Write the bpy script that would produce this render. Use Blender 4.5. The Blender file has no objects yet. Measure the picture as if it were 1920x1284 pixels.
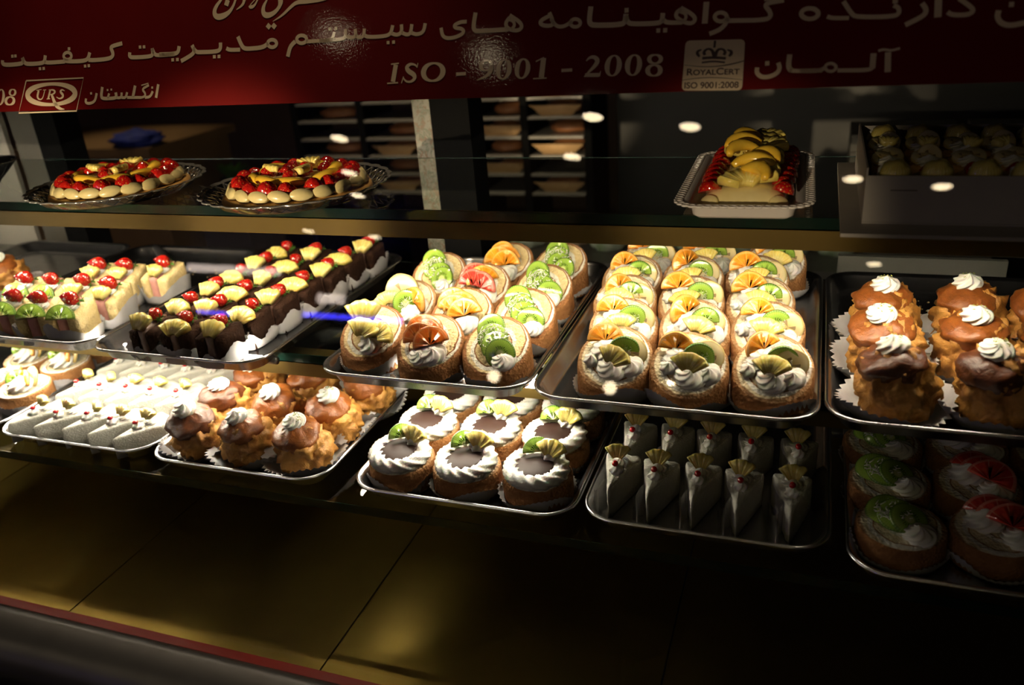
import bpy, math, random
from mathutils import Vector, Matrix, Euler, noise
R = math.radians
PI = math.pi
scene = bpy.context.scene
col = scene.collection

# ------------------------------------------------------------------ camera
ZC = 1.45                                   # eye height above the shop floor
cam_d = bpy.data.cameras.new('camera'); cam = bpy.data.objects.new('camera', cam_d); col.objects.link(cam)
YAW, PITCH, ROLL = 0.369081739, 0.418585098, -0.0809062523
ca, sa, cb, sb, cc, sc = math.cos(YAW), math.sin(YAW), math.cos(PITCH), math.sin(PITCH), math.cos(ROLL), math.sin(ROLL)
fwd = Vector((-sa*cb, ca*cb, -sb)); rt = Vector((ca, sa, 0)); up = rt.cross(fwd)
r_ = cc*rt+sc*up; u_ = -sc*rt+cc*up
cam.matrix_world = Matrix(((r_.x, u_.x, -fwd.x, 0), (r_.y, u_.y, -fwd.y, 0), (r_.z, u_.z, -fwd.z, ZC), (0, 0, 0, 1)))
cam_d.sensor_width = 36; cam_d.lens = 1538.25/1920*36
cam_d.dof.use_dof = True; cam_d.dof.focus_distance = 1.0; cam_d.dof.aperture_fstop = 4.0
cam_d.clip_start = 0.02
scene.camera = cam
# ------------------------------------------------------------------ world, exposure
w = bpy.data.worlds.new('world'); scene.world = w; w.use_nodes = True
w.node_tree.nodes['Background'].inputs[0].default_value = (0.9, 0.75, 0.6, 1)
w.node_tree.nodes['Background'].inputs[1].default_value = 0.0
scene.view_settings.view_transform = 'Standard'; scene.view_settings.look = 'None'
scene.view_settings.gamma = 1; scene.view_settings.use_curve_mapping = False
scene.view_settings.exposure = 0.0
scene.cycles.max_bounces = 10; scene.cycles.transparent_max_bounces = 24
scene.cycles.glossy_bounces = 5; scene.cycles.diffuse_bounces = 3
scene.cycles.caustics_reflective = False; scene.cycles.caustics_refractive = False
scene.cycles.sample_clamp_indirect = 3

TUBE_TOP = 75.0        # radiance of the tube under the top shelf
TUBE_FILL = 95.0  # front tubes, put in to brighten the lower front rows
TUBE_BACK = 32.0        # radiance of the tube under the middle shelf
LAMP = 38.0            # radiance of the ceiling downlights
TX0, TX1, TUBE_Y, TUBE_H = -1.75, 0.22, 0.862, 0.266     # tube of the top shelf
LX0, LX1 = -1.75, -0.275                                # tube of the middle shelf
SPOT_A = 32.0  # added spot over the tarts
SPOT_B = 2300.0
REAR = 110.0  # added fill for the rack and counter behind

# ------------------------------------------------------------------ node helpers
def mat(name, base=(0.8, 0.8, 0.8), rough=0.5, metal=0.0, coat=0.0, sss=0.0, spec=0.5, emit=None, es=1.0, trans=0.0):
    m = bpy.data.materials.new(name); m.use_nodes = True
    b = m.node_tree.nodes['Principled BSDF']
    b.inputs['Base Color'].default_value = (*base, 1); b.inputs['Roughness'].default_value = rough
    b.inputs['Metallic'].default_value = metal; b.inputs['Coat Weight'].default_value = coat
    b.inputs['Coat Roughness'].default_value = 0.06
    b.inputs['Specular IOR Level'].default_value = spec
    if sss:
        b.inputs['Subsurface Weight'].default_value = sss; b.inputs['Subsurface Radius'].default_value = (0.006, 0.003, 0.0015)
        b.inputs['Subsurface Scale'].default_value = 1.0
    if trans: b.inputs['Transmission Weight'].default_value = trans
    b.inputs['Specular IOR Level'].default_value = spec
    if emit: b.inputs['Emission Color'].default_value = (*emit, 1); b.inputs['Emission Strength'].default_value = es
    m['b'] = 1
    return m
class N:
    def __init__(s, m): s.t = m.node_tree; s.b = s.t.nodes['Principled BSDF']
    def new(s, k, **kw):
        n = s.t.nodes.new(k)
        for a, v in kw.items(): setattr(n, a, v)
        return n
    def put(s, sock, v):
        if hasattr(v, 'is_output') or isinstance(v, bpy.types.NodeSocket): s.t.links.new(v, sock)
        else: sock.default_value = v
    def math(s, op, a, b=0.0, c=None):
        n = s.new('ShaderNodeMath', operation=op); s.put(n.inputs[0], a); s.put(n.inputs[1], b)
        if c is not None: s.put(n.inputs[2], c)
        return n.outputs[0]
    def obj(s): return s.new('ShaderNodeTexCoord').outputs['Object']
    def xyz(s, v):
        n = s.new('ShaderNodeSeparateXYZ'); s.t.links.new(v, n.inputs[0]); return n.outputs
    def noise(s, v, scale, detail=4, rough=0.6, dist=0):
        n = s.new('ShaderNodeTexNoise'); s.t.links.new(v, n.inputs['Vector'])
        n.inputs['Scale'].default_value = scale; n.inputs['Detail'].default_value = detail
        n.inputs['Roughness'].default_value = rough; n.inputs['Distortion'].default_value = dist
        return n.outputs['Fac']
    def voro(s, v, scale, out='Distance'):
        n = s.new('ShaderNodeTexVoronoi'); s.t.links.new(v, n.inputs['Vector']); n.inputs['Scale'].default_value = scale
        return n.outputs[out]
    def ramp(s, f, stops, interp='LINEAR'):
        n = s.new('ShaderNodeValToRGB'); s.put(n.inputs[0], f); e = n.color_ramp.elements; n.color_ramp.interpolation = interp
        while len(e) < len(stops): e.new(0.5)
        for i, (p, c) in enumerate(stops): e[i].position = p; e[i].color = (*c, 1) if len(c) == 3 else c
        return n.outputs[0]
    def mix(s, f, a, b, blend='MIX'):
        n = s.new('ShaderNodeMix', data_type='RGBA', blend_type=blend); s.put(n.inputs[0], f)
        s.put(n.inputs[6], a if not isinstance(a, tuple) else (*a, 1)); s.put(n.inputs[7], b if not isinstance(b, tuple) else (*b, 1))
        return n.outputs[2]
    def color(s, v): s.t.links.new(v, s.b.inputs['Base Color'])
    def rough(s, v): s.t.links.new(v, s.b.inputs['Roughness'])
    def bump(s, h, strength=0.5, dist=0.001):
        n = s.new('ShaderNodeBump'); s.put(n.inputs['Height'], h); n.inputs['Strength'].default_value = strength
        n.inputs['Distance'].default_value = dist; s.t.links.new(n.outputs[0], s.b.inputs['Normal'])
        s.t.links.new(n.outputs[0], s.b.inputs['Coat Normal'])

def noisy(name, c1, c2, scale, rough=0.6, bump=0.5, bscale=None, bdist=0.001, **kw):
    m = mat(name, c1, rough, **kw); n = N(m); v = n.obj()
    f = n.noise(v, scale); n.color(n.ramp(f, [(0.3, c1), (0.7, c2)]))
    if bump: n.bump(n.noise(v, bscale or scale*2), bump, bdist)
    return m

M = {}
M['steel'] = noisy('brushed stainless steel', (0.50, 0.50, 0.52), (0.62, 0.62, 0.64), 35, 0.24, 0.05, 200, 0.0003, metal=1.0)
M['steel_dark'] = noisy('grey coated frame metal', (0.16, 0.16, 0.165), (0.2, 0.2, 0.2), 12, 0.3, 0.03, 80, metal=0.8)
def brass():
    m = mat('brushed brass sheet', (0.30, 0.2, 0.045), 0.33, 0.9); n = N(m); v = n.obj()
    n.color(n.ramp(n.noise(v, 6), [(0.3, (0.32, 0.21, 0.045)), (0.7, (0.42, 0.29, 0.065))]))
    mp = n.new('ShaderNodeMapping'); n.t.links.new(v, mp.inputs[0]); mp.inputs['Scale'].default_value = (900, 4, 4)
    n.bump(n.noise(mp.outputs[0], 1, 2), 0.25, 0.0003)
    return m
M['brass'] = brass()
M['brass_dark'] = noisy('dull dark brass strip', (0.075, 0.05, 0.012), (0.095, 0.063, 0.015), 6, 0.5, 0.1, 200, 0.0003, metal=0.85)
def thin_glass(name, tint=(0.96, 0.985, 0.97), rough=0.0, boost=1.0):
    m = bpy.data.materials.new(name); m.use_nodes = True; t = m.node_tree
    for n in list(t.nodes):
        if n.type != 'OUTPUT_MATERIAL': t.nodes.remove(n)
    out = [n for n in t.nodes if n.type == 'OUTPUT_MATERIAL'][0]
    tr = t.nodes.new('ShaderNodeBsdfTransparent'); tr.inputs[0].default_value = (*tint, 1)
    gl = t.nodes.new('ShaderNodeBsdfGlossy'); gl.inputs['Roughness'].default_value = rough
    fr = t.nodes.new('ShaderNodeFresnel'); fr.inputs[0].default_value = 1.5
    mx = t.nodes.new('ShaderNodeMixShader')
    mu = t.nodes.new('ShaderNodeMath'); mu.operation = 'MULTIPLY'; mu.inputs[1].default_value = boost
    t.links.new(fr.outputs[0], mu.inputs[0])
    t.links.new(mu.outputs[0], mx.inputs[0]); t.links.new(tr.outputs[0], mx.inputs[1]); t.links.new(gl.outputs[0], mx.inputs[2])
    t.links.new(mx.outputs[0], out.inputs[0])
    return m
M['pane'] = thin_glass('clear display case glass', (0.985, 0.995, 0.985))
M['shelf_glass'] = thin_glass('greenish shelf glass', (0.90, 0.95, 0.915))
M['glass_edge'] = mat('dark green polished glass edge', (0.004, 0.014, 0.010), 0.12, spec=0.6)
M['crystal'] = thin_glass('pressed crystal plate', (0.86, 0.84, 0.80), 0.12, 2.2)
def film():
    m = thin_glass('clear plastic film', (0.97, 0.97, 0.96), 0.2, 0.5); return m
M['film'] = film()

def sponge(name, a, b, hole=(0.75, 0.5, 0.2)):
    m = mat(name, a, 0.85, spec=0.15); n = N(m); v = n.obj()
    f = n.noise(v, 60, 5); vr = n.voro(v, 260)
    c = n.ramp(f, [(0.3, a), (0.7, b)]); c = n.mix(n.ramp(vr, [(0.0, (1, 1, 1)), (0.22, (0, 0, 0))]), c, hole)
    n.color(c); h = n.math('ADD', n.noise(v, 350, 4), n.math('MULTIPLY', vr, 0.8)); n.bump(h, 0.9, 0.0016)
    return m
M['sponge'] = sponge('yellow sponge cake', (0.80, 0.60, 0.26), (0.88, 0.72, 0.38), (0.55, 0.33, 0.10))
M['crust'] = sponge('brown sponge crust', (0.30, 0.13, 0.045), (0.42, 0.20, 0.075), (0.20, 0.08, 0.025))
M['pink_mousse'] = noisy('pink strawberry mousse', (0.62, 0.27, 0.23), (0.74, 0.38, 0.32), 90, 0.6, 0.6, 260, 0.0012)
M['choc_sponge'] = sponge('dark chocolate sponge', (0.022, 0.009, 0.005), (0.045, 0.019, 0.010), (0.008, 0.004, 0.002))
M['choc_mousse'] = noisy('chocolate mousse', (0.08, 0.035, 0.02), (0.13, 0.06, 0.038), 90, 0.4, 0.6, 200, 0.001)
M['choc'] = mat('smooth dark chocolate glaze', (0.030, 0.013, 0.010), 0.5, spec=0.25)
M['cream'] = noisy('whipped cream', (0.86, 0.83, 0.74), (0.90, 0.87, 0.79), 60, 0.42, 0.25, 300, 0.0006, sss=0.12)
M['coconut'] = noisy('coconut dusted cream coating', (0.80, 0.77, 0.64), (0.88, 0.86, 0.76), 120, 0.7, 0.9, 420, 0.0015)
M['flake'] = mat('white coconut flakes', (0.88, 0.87, 0.78), 0.5)
M['paper'] = noisy('white baking paper', (0.62, 0.60, 0.60), (0.70, 0.68, 0.68), 40, 0.6, 0.1, 120)
M['cherry'] = mat('red glazed cherry', (0.55, 0.004, 0.008), 0.12, coat=1.0)
M['leaf'] = noisy('green strawberry leaf', (0.06, 0.19, 0.02), (0.12, 0.30, 0.04), 150, 0.5, 0.4)
M['pistachio'] = noisy('chopped pistachio', (0.30, 0.38, 0.05), (0.48, 0.50, 0.10), 300, 0.6, 0.3)
M['mango'] = noisy('glazed peach slice', (0.90, 0.50, 0.03), (0.95, 0.62, 0.07), 60, 0.15, 0.15, 100, coat=1.0, sss=0.1)
def kiwi():
    m = mat('kiwi flesh', (0.3, 0.5, 0.05), 0.18, coat=0.8, sss=0.08); n = N(m); v = n.obj(); x, y, z = n.xyz(v)
    r = n.math('DIVIDE', n.math('SQRT', n.math('ADD', n.math('MULTIPLY', x, x), n.math('MULTIPLY', y, y))), 0.0195)
    th = n.math('ARCTAN2', y, x)
    c = n.ramp(r, [(0.0, (0.62, 0.66, 0.30)), (0.20, (0.58, 0.64, 0.24)), (0.30, (0.20, 0.36, 0.03)), (0.55, (0.27, 0.46, 0.045)), (0.86, (0.36, 0.56, 0.07)), (0.97, (0.10, 0.22, 0.02))])
    st = n.math('SINE', n.math('MULTIPLY', th, 22.0)); st2 = n.math('SINE', n.math('MULTIPLY', th, 40.0))
    c = n.mix(n.math('MULTIPLY', n.math('GREATER_THAN', st2, 0.2), 0.22), c, (0.50, 0.66, 0.20))
    band = n.math('MULTIPLY', n.math('GREATER_THAN', r, 0.30), n.math('LESS_THAN', r, 0.52))
    seed = n.math('MULTIPLY', band, n.math('GREATER_THAN', st, 0.35))
    seed = n.math('MULTIPLY', seed, n.math('GREATER_THAN', n.noise(v, 420, 1), 0.44))
    n.color(n.mix(seed, c, (0.012, 0.010, 0.006))); n.bump(n.noise(v, 240), 0.3, 0.0006)
    return m
M['kiwi'] = kiwi()
def orange(name, c1, c2, mem):
    m = mat(name, c1, 0.15, coat=0.9, sss=0.1); n = N(m); v = n.obj(); x, y, z = n.xyz(v)
    th = n.math('ARCTAN2', y, x); s = n.math('ABSOLUTE', n.math('SINE', n.math('MULTIPLY', th, 4.5)))
    r = n.math('DIVIDE', n.math('SQRT', n.math('ADD', n.math('MULTIPLY', x, x), n.math('MULTIPLY', y, y))), 0.019)
    c = n.ramp(n.noise(v, 170, 3), [(0.3, c1), (0.7, c2)])
    c = n.mix(n.math('MULTIPLY', n.math('LESS_THAN', s, 0.13), 0.55), c, mem)
    c = n.mix(n.math('MULTIPLY', n.math('GREATER_THAN', r, 0.93), 0.5), c, mem)
    n.color(c); n.bump(n.math('ADD', n.noise(v, 300), n.math('MULTIPLY', s, 0.5)), 0.5, 0.001)
    return m
M['orange'] = orange('orange flesh', (0.90, 0.26, 0.015), (0.96, 0.42, 0.03), (0.95, 0.55, 0.18))
M['blood_orange'] = orange('blood orange flesh', (0.72, 0.10, 0.012), (0.88, 0.22, 0.02), (0.92, 0.40, 0.15))
M['grapefruit'] = orange('red grapefruit flesh', (0.62, 0.025, 0.03), (0.80, 0.10, 0.05), (0.88, 0.4, 0.3))
def pine():
    m = mat('pineapple flesh', (0.85, 0.68, 0.12), 0.18, coat=0.8, sss=0.12); n = N(m); v = n.obj(); x, y, z = n.xyz(v)
    th = n.math('ARCTAN2', x, y); mp = n.math('SINE', n.math('MULTIPLY', th, 34.0))
    c = n.ramp(n.noise(v, 130, 3), [(0.3, (0.80, 0.60, 0.10)), (0.7, (0.90, 0.76, 0.22))])
    n.color(n.mix(n.math('MULTIPLY', n.math('GREATER_THAN', mp, 0.5), 0.3), c, (0.93, 0.84, 0.42)))
    n.bump(n.math('ADD', n.noise(v, 260), n.math('MULTIPLY', mp, 0.25)), 0.45, 0.001)
    return m
M['pineapple'] = pine()
def banana():
    m = mat('banana flesh', (0.8, 0.66, 0.32), 0.3, coat=0.5, sss=0.1); n = N(m); v = n.obj(); x, y, z = n.xyz(v)
    r = n.math('DIVIDE', n.math('SQRT', n.math('ADD', n.math('MULTIPLY', x, x), n.math('MULTIPLY', y, y))), 0.016)
    th = n.math('ARCTAN2', y, x); s = n.math('ABSOLUTE', n.math('COSINE', n.math('MULTIPLY', th, 1.5)))
    c = n.ramp(r, [(0, (0.66, 0.48, 0.18)), (0.35, (0.78, 0.62, 0.28)), (0.85, (0.85, 0.73, 0.42)), (1.0, (0.72, 0.55, 0.20))])
    k = n.math('MULTIPLY', n.math('LESS_THAN', r, 0.5), n.math('GREATER_THAN', s, 0.9))
    n.color(n.mix(n.math('MULTIPLY', k, 0.75), c, (0.16, 0.09, 0.04))); n.bump(n.noise(v, 220), 0.25, 0.0006)
    return m
M['banana'] = banana()
def straw(name='strawberry skin', a=(0.32, 0.004, 0.006), b=(0.60, 0.018, 0.009)):
    m = mat(name, a, 0.13, coat=1.0); n = N(m); v = n.obj(); vr = n.voro(v, 330)
    c = n.ramp(n.noise(v, 45, 2), [(0.3, a), (0.7, b)])
    n.color(n.mix(n.ramp(vr, [(0.0, (1, 1, 1)), (0.16, (1, 1, 1)), (0.22, (0, 0, 0))]), c, (0.65, 0.36, 0.06)))
    n.bump(vr, 0.7, 0.0012)
    return m
M['strawberry'] = straw()
def choux(name, a, b, rough, coat=0.0, bs=90, bd=0.004):
    m = mat(name, a, rough, coat=coat); n = N(m); v = n.obj()
    f = n.noise(v, 32, 5, 0.65, 0.6); n.color(n.ramp(f, [(0.25, a), (0.55, b), (0.8, (b[0]*1.15, b[1]*1.3, b[2]*1.6))]))
    if bd: n.bump(n.noise(v, bs, 5, 0.7, 0.8), 0.7, bd)
    return m
M['choux'] = choux('golden choux pastry', (0.24, 0.075, 0.012), (0.60, 0.29, 0.06), 0.5, 0.08, 60, 0.005)
M['choux_cap'] = choux('glossy brown choux cap', (0.13, 0.030, 0.006), (0.30, 0.090, 0.016), 0.34, 0.12, 60, 0.003)
M['choux_shaded'] = choux('choux cap with painted shade', (0.05, 0.012, 0.004), (0.13, 0.036, 0.009), 0.36, 0.12, 60, 0.0025)  # shade of the darker rows put into the cap colour
def swirl(name, spo1, spo2, ring, rr=0.042, cream=(0.88, 0.84, 0.74), pitch=0.0175):
    m = mat(name, spo1, 0.8, spec=0.2); n = N(m); v = n.obj(); x, y, z = n.xyz(v)
    wob = n.math('MULTIPLY', n.math('SUBTRACT', n.noise(v, 55, 2), 0.5), 0.006)
    r = n.math('ADD', n.math('SQRT', n.math('ADD', n.math('MULTIPLY', x, x), n.math('MULTIPLY', n.math('MULTIPLY', y, y), 0.9))), wob)
    th = n.math('DIVIDE', n.math('ARCTAN2', y, x), 2*PI)
    s = n.math('FRACT', n.math('SUBTRACT', n.math('DIVIDE', r, pitch), th))
    c = n.ramp(n.noise(v, 70, 5), [(0.3, spo1), (0.7, spo2)])
    vr = n.voro(v, 300); c = n.mix(n.ramp(vr, [(0.0, (0.7, 0.7, 0.7)), (0.2, (0, 0, 0))]), c, ring)
    c = n.mix(n.ramp(s, [(0.0, (1, 1, 1)), (0.26, (1, 1, 1)), (0.34, (0, 0, 0))]), c, cream)
    c = n.mix(n.ramp(s, [(0.88, (0, 0, 0)), (0.93, (1, 1, 1)), (1.0, (1, 1, 1))]), c, ring)
    c = n.mix(n.ramp(n.math('DIVIDE', r, rr), [(0.89, (0, 0, 0)), (0.93, (1, 1, 1))]), c, ring)
    n.color(c); n.bump(n.math('ADD', n.noise(v, 330, 4), vr), 0.9, 0.0016)
    return m
M['swirl'] = swirl('rolled sponge with cream spiral', (0.78, 0.58, 0.26), (0.88, 0.74, 0.44), (0.34, 0.15, 0.06))
M['swirl_white'] = swirl('pale rolled sponge with cream spiral', (0.76, 0.62, 0.36), (0.86, 0.78, 0.56), (0.40, 0.22, 0.10))

# ------------------------------------------------------------------ object helpers
def tag(o, label=None, cat=None, group=None, kind=None):
    if label: o['label'] = label
    if cat: o['category'] = cat
    if group: o['group'] = group
    if kind: o['kind'] = kind
    return o
class MB:
    """mesh builder: lists of points and faces, one mesh object at the end"""
    def __init__(s): s.v = []; s.f = []; s.m = []
    def add(s, vs, fs, mx=None, mi=0):
        k = len(s.v)
        s.v += [tuple(mx @ Vector(p)) if mx else tuple(p) for p in vs]
        s.f += [tuple(i+k for i in f) for f in fs]; s.m += [mi]*len(fs)
        return s
    def box(s, x0, x1, y0, y1, z0, z1, mx=None, mi=0):
        vs = [(x, y, z) for z in (z0, z1) for y in (y0, y1) for x in (x0, x1)]
        return s.add(vs, [(0, 2, 3, 1), (4, 5, 7, 6), (0, 1, 5, 4), (2, 6, 7, 3), (0, 4, 6, 2), (1, 3, 7, 5)], mx, mi)
    def rings(s, rings, cap0=True, cap1=True, mx=None, mi=0):
        n = len(rings[0]); vs = [p for r in rings for p in r]; fs = []
        for i in range(len(rings)-1):
            for j in range(n):
                a = i*n+j; b = i*n+(j+1) % n; fs.append((a, b, b+n, a+n))
        if cap0: fs.append(tuple(reversed(range(n))))
        if cap1: fs.append(tuple((len(rings)-1)*n+j for j in range(n)))
        return s.add(vs, fs, mx, mi)
    def lathe(s, prof, n=32, mod=None, cap0=True, cap1=True, mx=None, mi=0):
        rs = []
        for (r, z) in prof:
            ring = []
            for j in range(n):
                t = 2*PI*j/n; q = r*(mod(t, z) if mod else 1); ring.append((q*math.cos(t), q*math.sin(t), z))
            rs.append(ring)
        return s.rings(rs, cap0, cap1, mx, mi)
    def tube(s, pts, rad, n=8, closed=False, mx=None, mi=0):
        P = [Vector(p) for p in pts]; L = len(P); rs = []
        for i, p in enumerate(P):
            d = (P[(i+1) % L]-P[i-1]) if closed else (P[min(i+1, L-1)]-P[max(i-1, 0)])
            d.normalize(); a = d.cross(Vector((0, 0, 1)));
            if a.length < 1e-3: a = Vector((1, 0, 0))
            a.normalize(); b = a.cross(d); rr = rad(i/(L-1)) if callable(rad) else rad
            rs.append([tuple(p+a*rr*math.cos(2*PI*k/n)+b*rr*math.sin(2*PI*k/n)) for k in range(n)])
        if closed: rs.append(rs[0])
        return s.rings(rs, not closed, not closed, mx, mi)
    def mesh(s, name, mats, smooth=True):
        me = bpy.data.meshes.new(name); me.from_pydata(s.v, [], s.f)
        for k in (mats if isinstance(mats, (list, tuple)) else [mats]): me.materials.append(M[k] if isinstance(k, str) else k)
        me.polygons.foreach_set('material_index', s.m)
        me.polygons.foreach_set('use_smooth', [smooth]*len(s.f)); me.update()
        return me
def link(name, me, parent=None, mx=None):
    o = bpy.data.objects.new(name, me); col.objects.link(o)
    if parent: o.parent = parent
    if mx is not None: o.matrix_local = mx
    return o
def thing(name, label, cat, loc=(0, 0, 0), rz=0.0, group=None):
    o = bpy.data.objects.new(name, None); col.objects.link(o); o.empty_display_size = 0.02
    o.location = loc; o.rotation_euler = (0, 0, rz)
    return tag(o, label, cat, group)
def kids(o): return [c for c in KID.get(o.name, [])]
KID = {}
def part(name, me, parent, mx=None):
    o = link(name, me, parent, mx); KID.setdefault(parent.name, []).append(o); return o
def copy_tree(o, parent=None):
    c = o.copy(); col.objects.link(c)
    if parent: c.parent = parent; KID.setdefault(parent.name, []).append(c)
    for ch in KID.get(o.name, []): copy_tree(ch, c)
    return c
rnd = random.Random(7)
def T(x, y, z): return Matrix.Translation((x, y, z))
def RX(a): return Matrix.Rotation(R(a), 4, 'X')
def RY(a): return Matrix.Rotation(R(a), 4, 'Y')
def RZ(a): return Matrix.Rotation(R(a), 4, 'Z')
def S(a, b=None, c=None):
    b = a if b is None else b; c = a if c is None else c
    return Matrix.Diagonal((a, b, c, 1))
def nz(p, f, s=0.0): return noise.noise(Vector(p)*f+Vector((s, s*1.7, s*0.3)))

# ------------------------------------------------------------------ the setting
def struct(name, mb, mats, smooth=False):
    o = link(name, mb.mesh(name, mats, smooth)); o['kind'] = 'structure'; return o
def wall_mat(name, a, b, sc_, rough=0.7): return noisy(name, a, b, sc_, rough, 0.15, sc_*6)
X0, X1, YB, YF, ZT = -7.5, 5.0, 5.2, -5.5, 2.95
struct('floor', MB().box(X0, X1, YF, YB, -0.05, 0), wall_mat('dark stone floor tiles', (0.05, 0.04, 0.03), (0.09, 0.07, 0.055), 3, 0.25))
struct('ceiling', MB().box(X0, X1, YF, YB, ZT, ZT+0.05), wall_mat('dim plaster ceiling', (0.04, 0.035, 0.03), (0.05, 0.043, 0.036), 4))
struct('wall_back', MB().box(X0, X1, YB, YB+0.05, 0, ZT), wall_mat('brown shop wall', (0.16, 0.10, 0.05), (0.22, 0.14, 0.07), 2))
struct('wall_front', MB().box(X0, X1, YF-0.05, YF, 0, ZT), wall_mat('dark front wall', (0.04, 0.03, 0.025), (0.06, 0.045, 0.035), 2))
struct('wall_left', MB().box(X0-0.05, X0, YF, YB, 0, ZT), wall_mat('dark left wall', (0.05, 0.035, 0.025), (0.07, 0.05, 0.035), 2))
struct('wall_right', MB().box(X1, X1+0.05, YF, YB, 0, ZT), wall_mat('dark right wall', (0.03, 0.025, 0.02), (0.05, 0.04, 0.03), 2))

# heights below the eye
H_TOP, H_MID, H_LOW, H_BASE = 0.257, 0.450, 0.583, 0.760
CX0, CX1 = -1.95, 0.95
def pane_y(h): return 0.672+0.32*(0.59-h)
# ------------------------------------------------------------------ display case
def Z(h): return ZC-h
case = thing('display_case', 'long glass fronted pastry display case with black posts and brass lined floor', 'display case', (-0.5, 0.9, 0))
def cp(name, mb, mats, smooth=False, label=None, parent=None):
    parent = parent or case
    base = Vector(parent.location) if parent.parent is None else Vector((0, 0, 0))
    o = part(name, mb.mesh(name, mats, smooth), parent, Matrix.Translation(-base))
    if label: o['label'] = label
    return o
LN = math.sqrt(1+0.32**2)
def pp(s, t, off=0.0):       # a point of the sloping front pane: s metres along, t metres up the slope from eye level, off towards the customer
    z = t/LN; y = 0.672+0.32*(0.59+z)
    return Vector((s, y-off/LN, ZC+z+off*0.32/LN))
b = MB(); P = [pp(CX0, -0.764*LN), pp(CX1, -0.764*LN), pp(CX1, 0.16*LN), pp(CX0, 0.16*LN)]
Q = [p+Vector((0, 0.004, 0)) for p in P]
b.add(P, [(0, 1, 2, 3)])
pane = cp('glass_pane', b, 'pane')
# posts and back fittings
dk = mat('black painted post', (0.004, 0.004, 0.004), 0.8, spec=0.02)
def mott():
    m = mat('grey strip with leafy pattern', (0.3, 0.3, 0.28), 0.5); n = N(m); v = n.obj()
    mp = n.new('ShaderNodeMapping'); n.t.links.new(v, mp.inputs[0]); mp.inputs['Scale'].default_value = (1, 1, 0.8)
    f = n.noise(mp.outputs[0], 60, 5, 0.7, 0.8); g = n.noise(mp.outputs[0], 140, 3)
    c = n.ramp(f, [(0.46, (0.13, 0.12, 0.09)), (0.5, (0.025, 0.04, 0.015)), (0.56, (0.11, 0.105, 0.08))])
    n.color(n.mix(n.math('GREATER_THAN', g, 0.58), c, (0.08, 0.045, 0.02))); return m
M['dk'] = dk; M['olive'] = noisy('dark olive trim', (0.045, 0.04, 0.03), (0.06, 0.055, 0.04), 8, 0.5, 0.05); M['mott'] = mott()
for xa, xb, xc in ((-0.628, -0.594, -0.526), (-1.53, -1.462, -1.405), (0.44, 0.48, 0.55)):
    cp('post', MB().box(xb, xc, 1.25, 1.31, 0.35, ZC+0.25), 'dk')
    cp('trim_strip', MB().box(xa, xb-0.0005, 1.255, 1.262, 0.35, ZC+0.25), 'mott' if xa > -1 and xa < 0 else 'olive')
M['wpan'] = noisy('off white rear panel', (0.22, 0.20, 0.17), (0.26, 0.24, 0.20), 5, 0.5, 0.05)
cp('rear_panel', MB().box(CX0, -1.56, 1.26, 1.27, 0.7, ZC+0.2), 'wpan', label='off-white rear panel')
M['gpan'] = noisy('grey rear panel', (0.10, 0.10, 0.085), (0.13, 0.13, 0.11), 5, 0.4, 0.05)
cp('rear_panel', MB().box(0.046, 0.27, 1.262, 1.272, 0.72, Z(0.418)), 'gpan', label='dark grey rear panel')
# floor of the case: brass panels with narrow seams, red strip, metal sill, dark plinth
xs = [CX0, -1.335, -0.9305, -0.5265, -0.1225, 0.2815, 0.6855, CX1]
for a, c in zip(xs[:-1], xs[1:]):
    cp('floor_panel', MB().box(a+0.0011, c-0.0011, 0.618, 1.35, Z(0.764), Z(0.760)), 'brass')
M['seam'] = mat('dark seam board', (0.02, 0.02, 0.025), 0.5)
cp('under_board', MB().box(CX0, CX1, 0.60, 1.35, Z(0.785), Z(0.7645)), 'seam')
M['red'] = mat('dark red strip', (0.22, 0.012, 0.008), 0.4)
cp('red_strip', MB().box(CX0, CX1, 0.6045, 0.6175, Z(0.7645), Z(0.759)), 'red')
prof = [(0.604, 0.785), (0.604, 0.7585), (0.598, 0.7555), (0.590, 0.7555), (0.572, 0.760), (0.556, 0.769), (0.545, 0.782), (0.538, 0.800), (0.535, 0.83)]
b = MB(); vs = [(x, y, Z(h)) for x in (CX0, CX1) for y, h in prof]; k = len(prof)
b.add(vs, [(i, i+1, i+1+k, i+k) for i in range(k-1)]+[tuple(range(k)), tuple(range(2*k-1, k-1, -1)), (0, k, 2*k-1, k-1)])
M['sill'] = noisy('satin grey metal sill', (0.08, 0.075, 0.075), (0.10, 0.095, 0.095), 8, 0.35, 0.05, 60, metal=0.5)
cp('front_sill', b, 'sill', True)
M['plinth'] = noisy('dark brown plinth', (0.03, 0.02, 0.015), (0.05, 0.03, 0.02), 10, 0.5, 0.1)
cp('plinth', MB().box(CX0, CX1, 0.57, 1.34, 0.0, Z(0.7855)), 'plinth')

def glass_shelf(name, label, h, y0, y1, th, tint='shelf_glass', brass=None, x0=CX0+0.01, x1=CX1-0.01):
    t = thing(name, label, 'shelf', (x0, y0, Z(h+th)), 0, 'glass shelves of the display case')
    cp('glass_sheet', MB().add([(x0, y0+0.0015, Z(h)), (x1, y0+0.0015, Z(h)), (x1, y1, Z(h)), (x0, y1, Z(h))], [(0, 1, 2, 3)]), tint, parent=t)
    cp('polished_edge', MB().box(x0, x1, y0, y0+0.0015, Z(h+th), Z(h)).box(x0, x1, y1, y1+0.0006, Z(h+0.0012), Z(h)), 'glass_edge', parent=t, label='dark green polished glass edge')
    if brass:
        bb = MB().box(x0, x1, y0, y0+0.0015, Z(brass), Z(h+th)).box(x0, x1, y0, y0+0.045, Z(h+th+0.0015), Z(h+th))
        cp('brass_strip', bb, 'brass_dark', parent=t)
    return t
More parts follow.
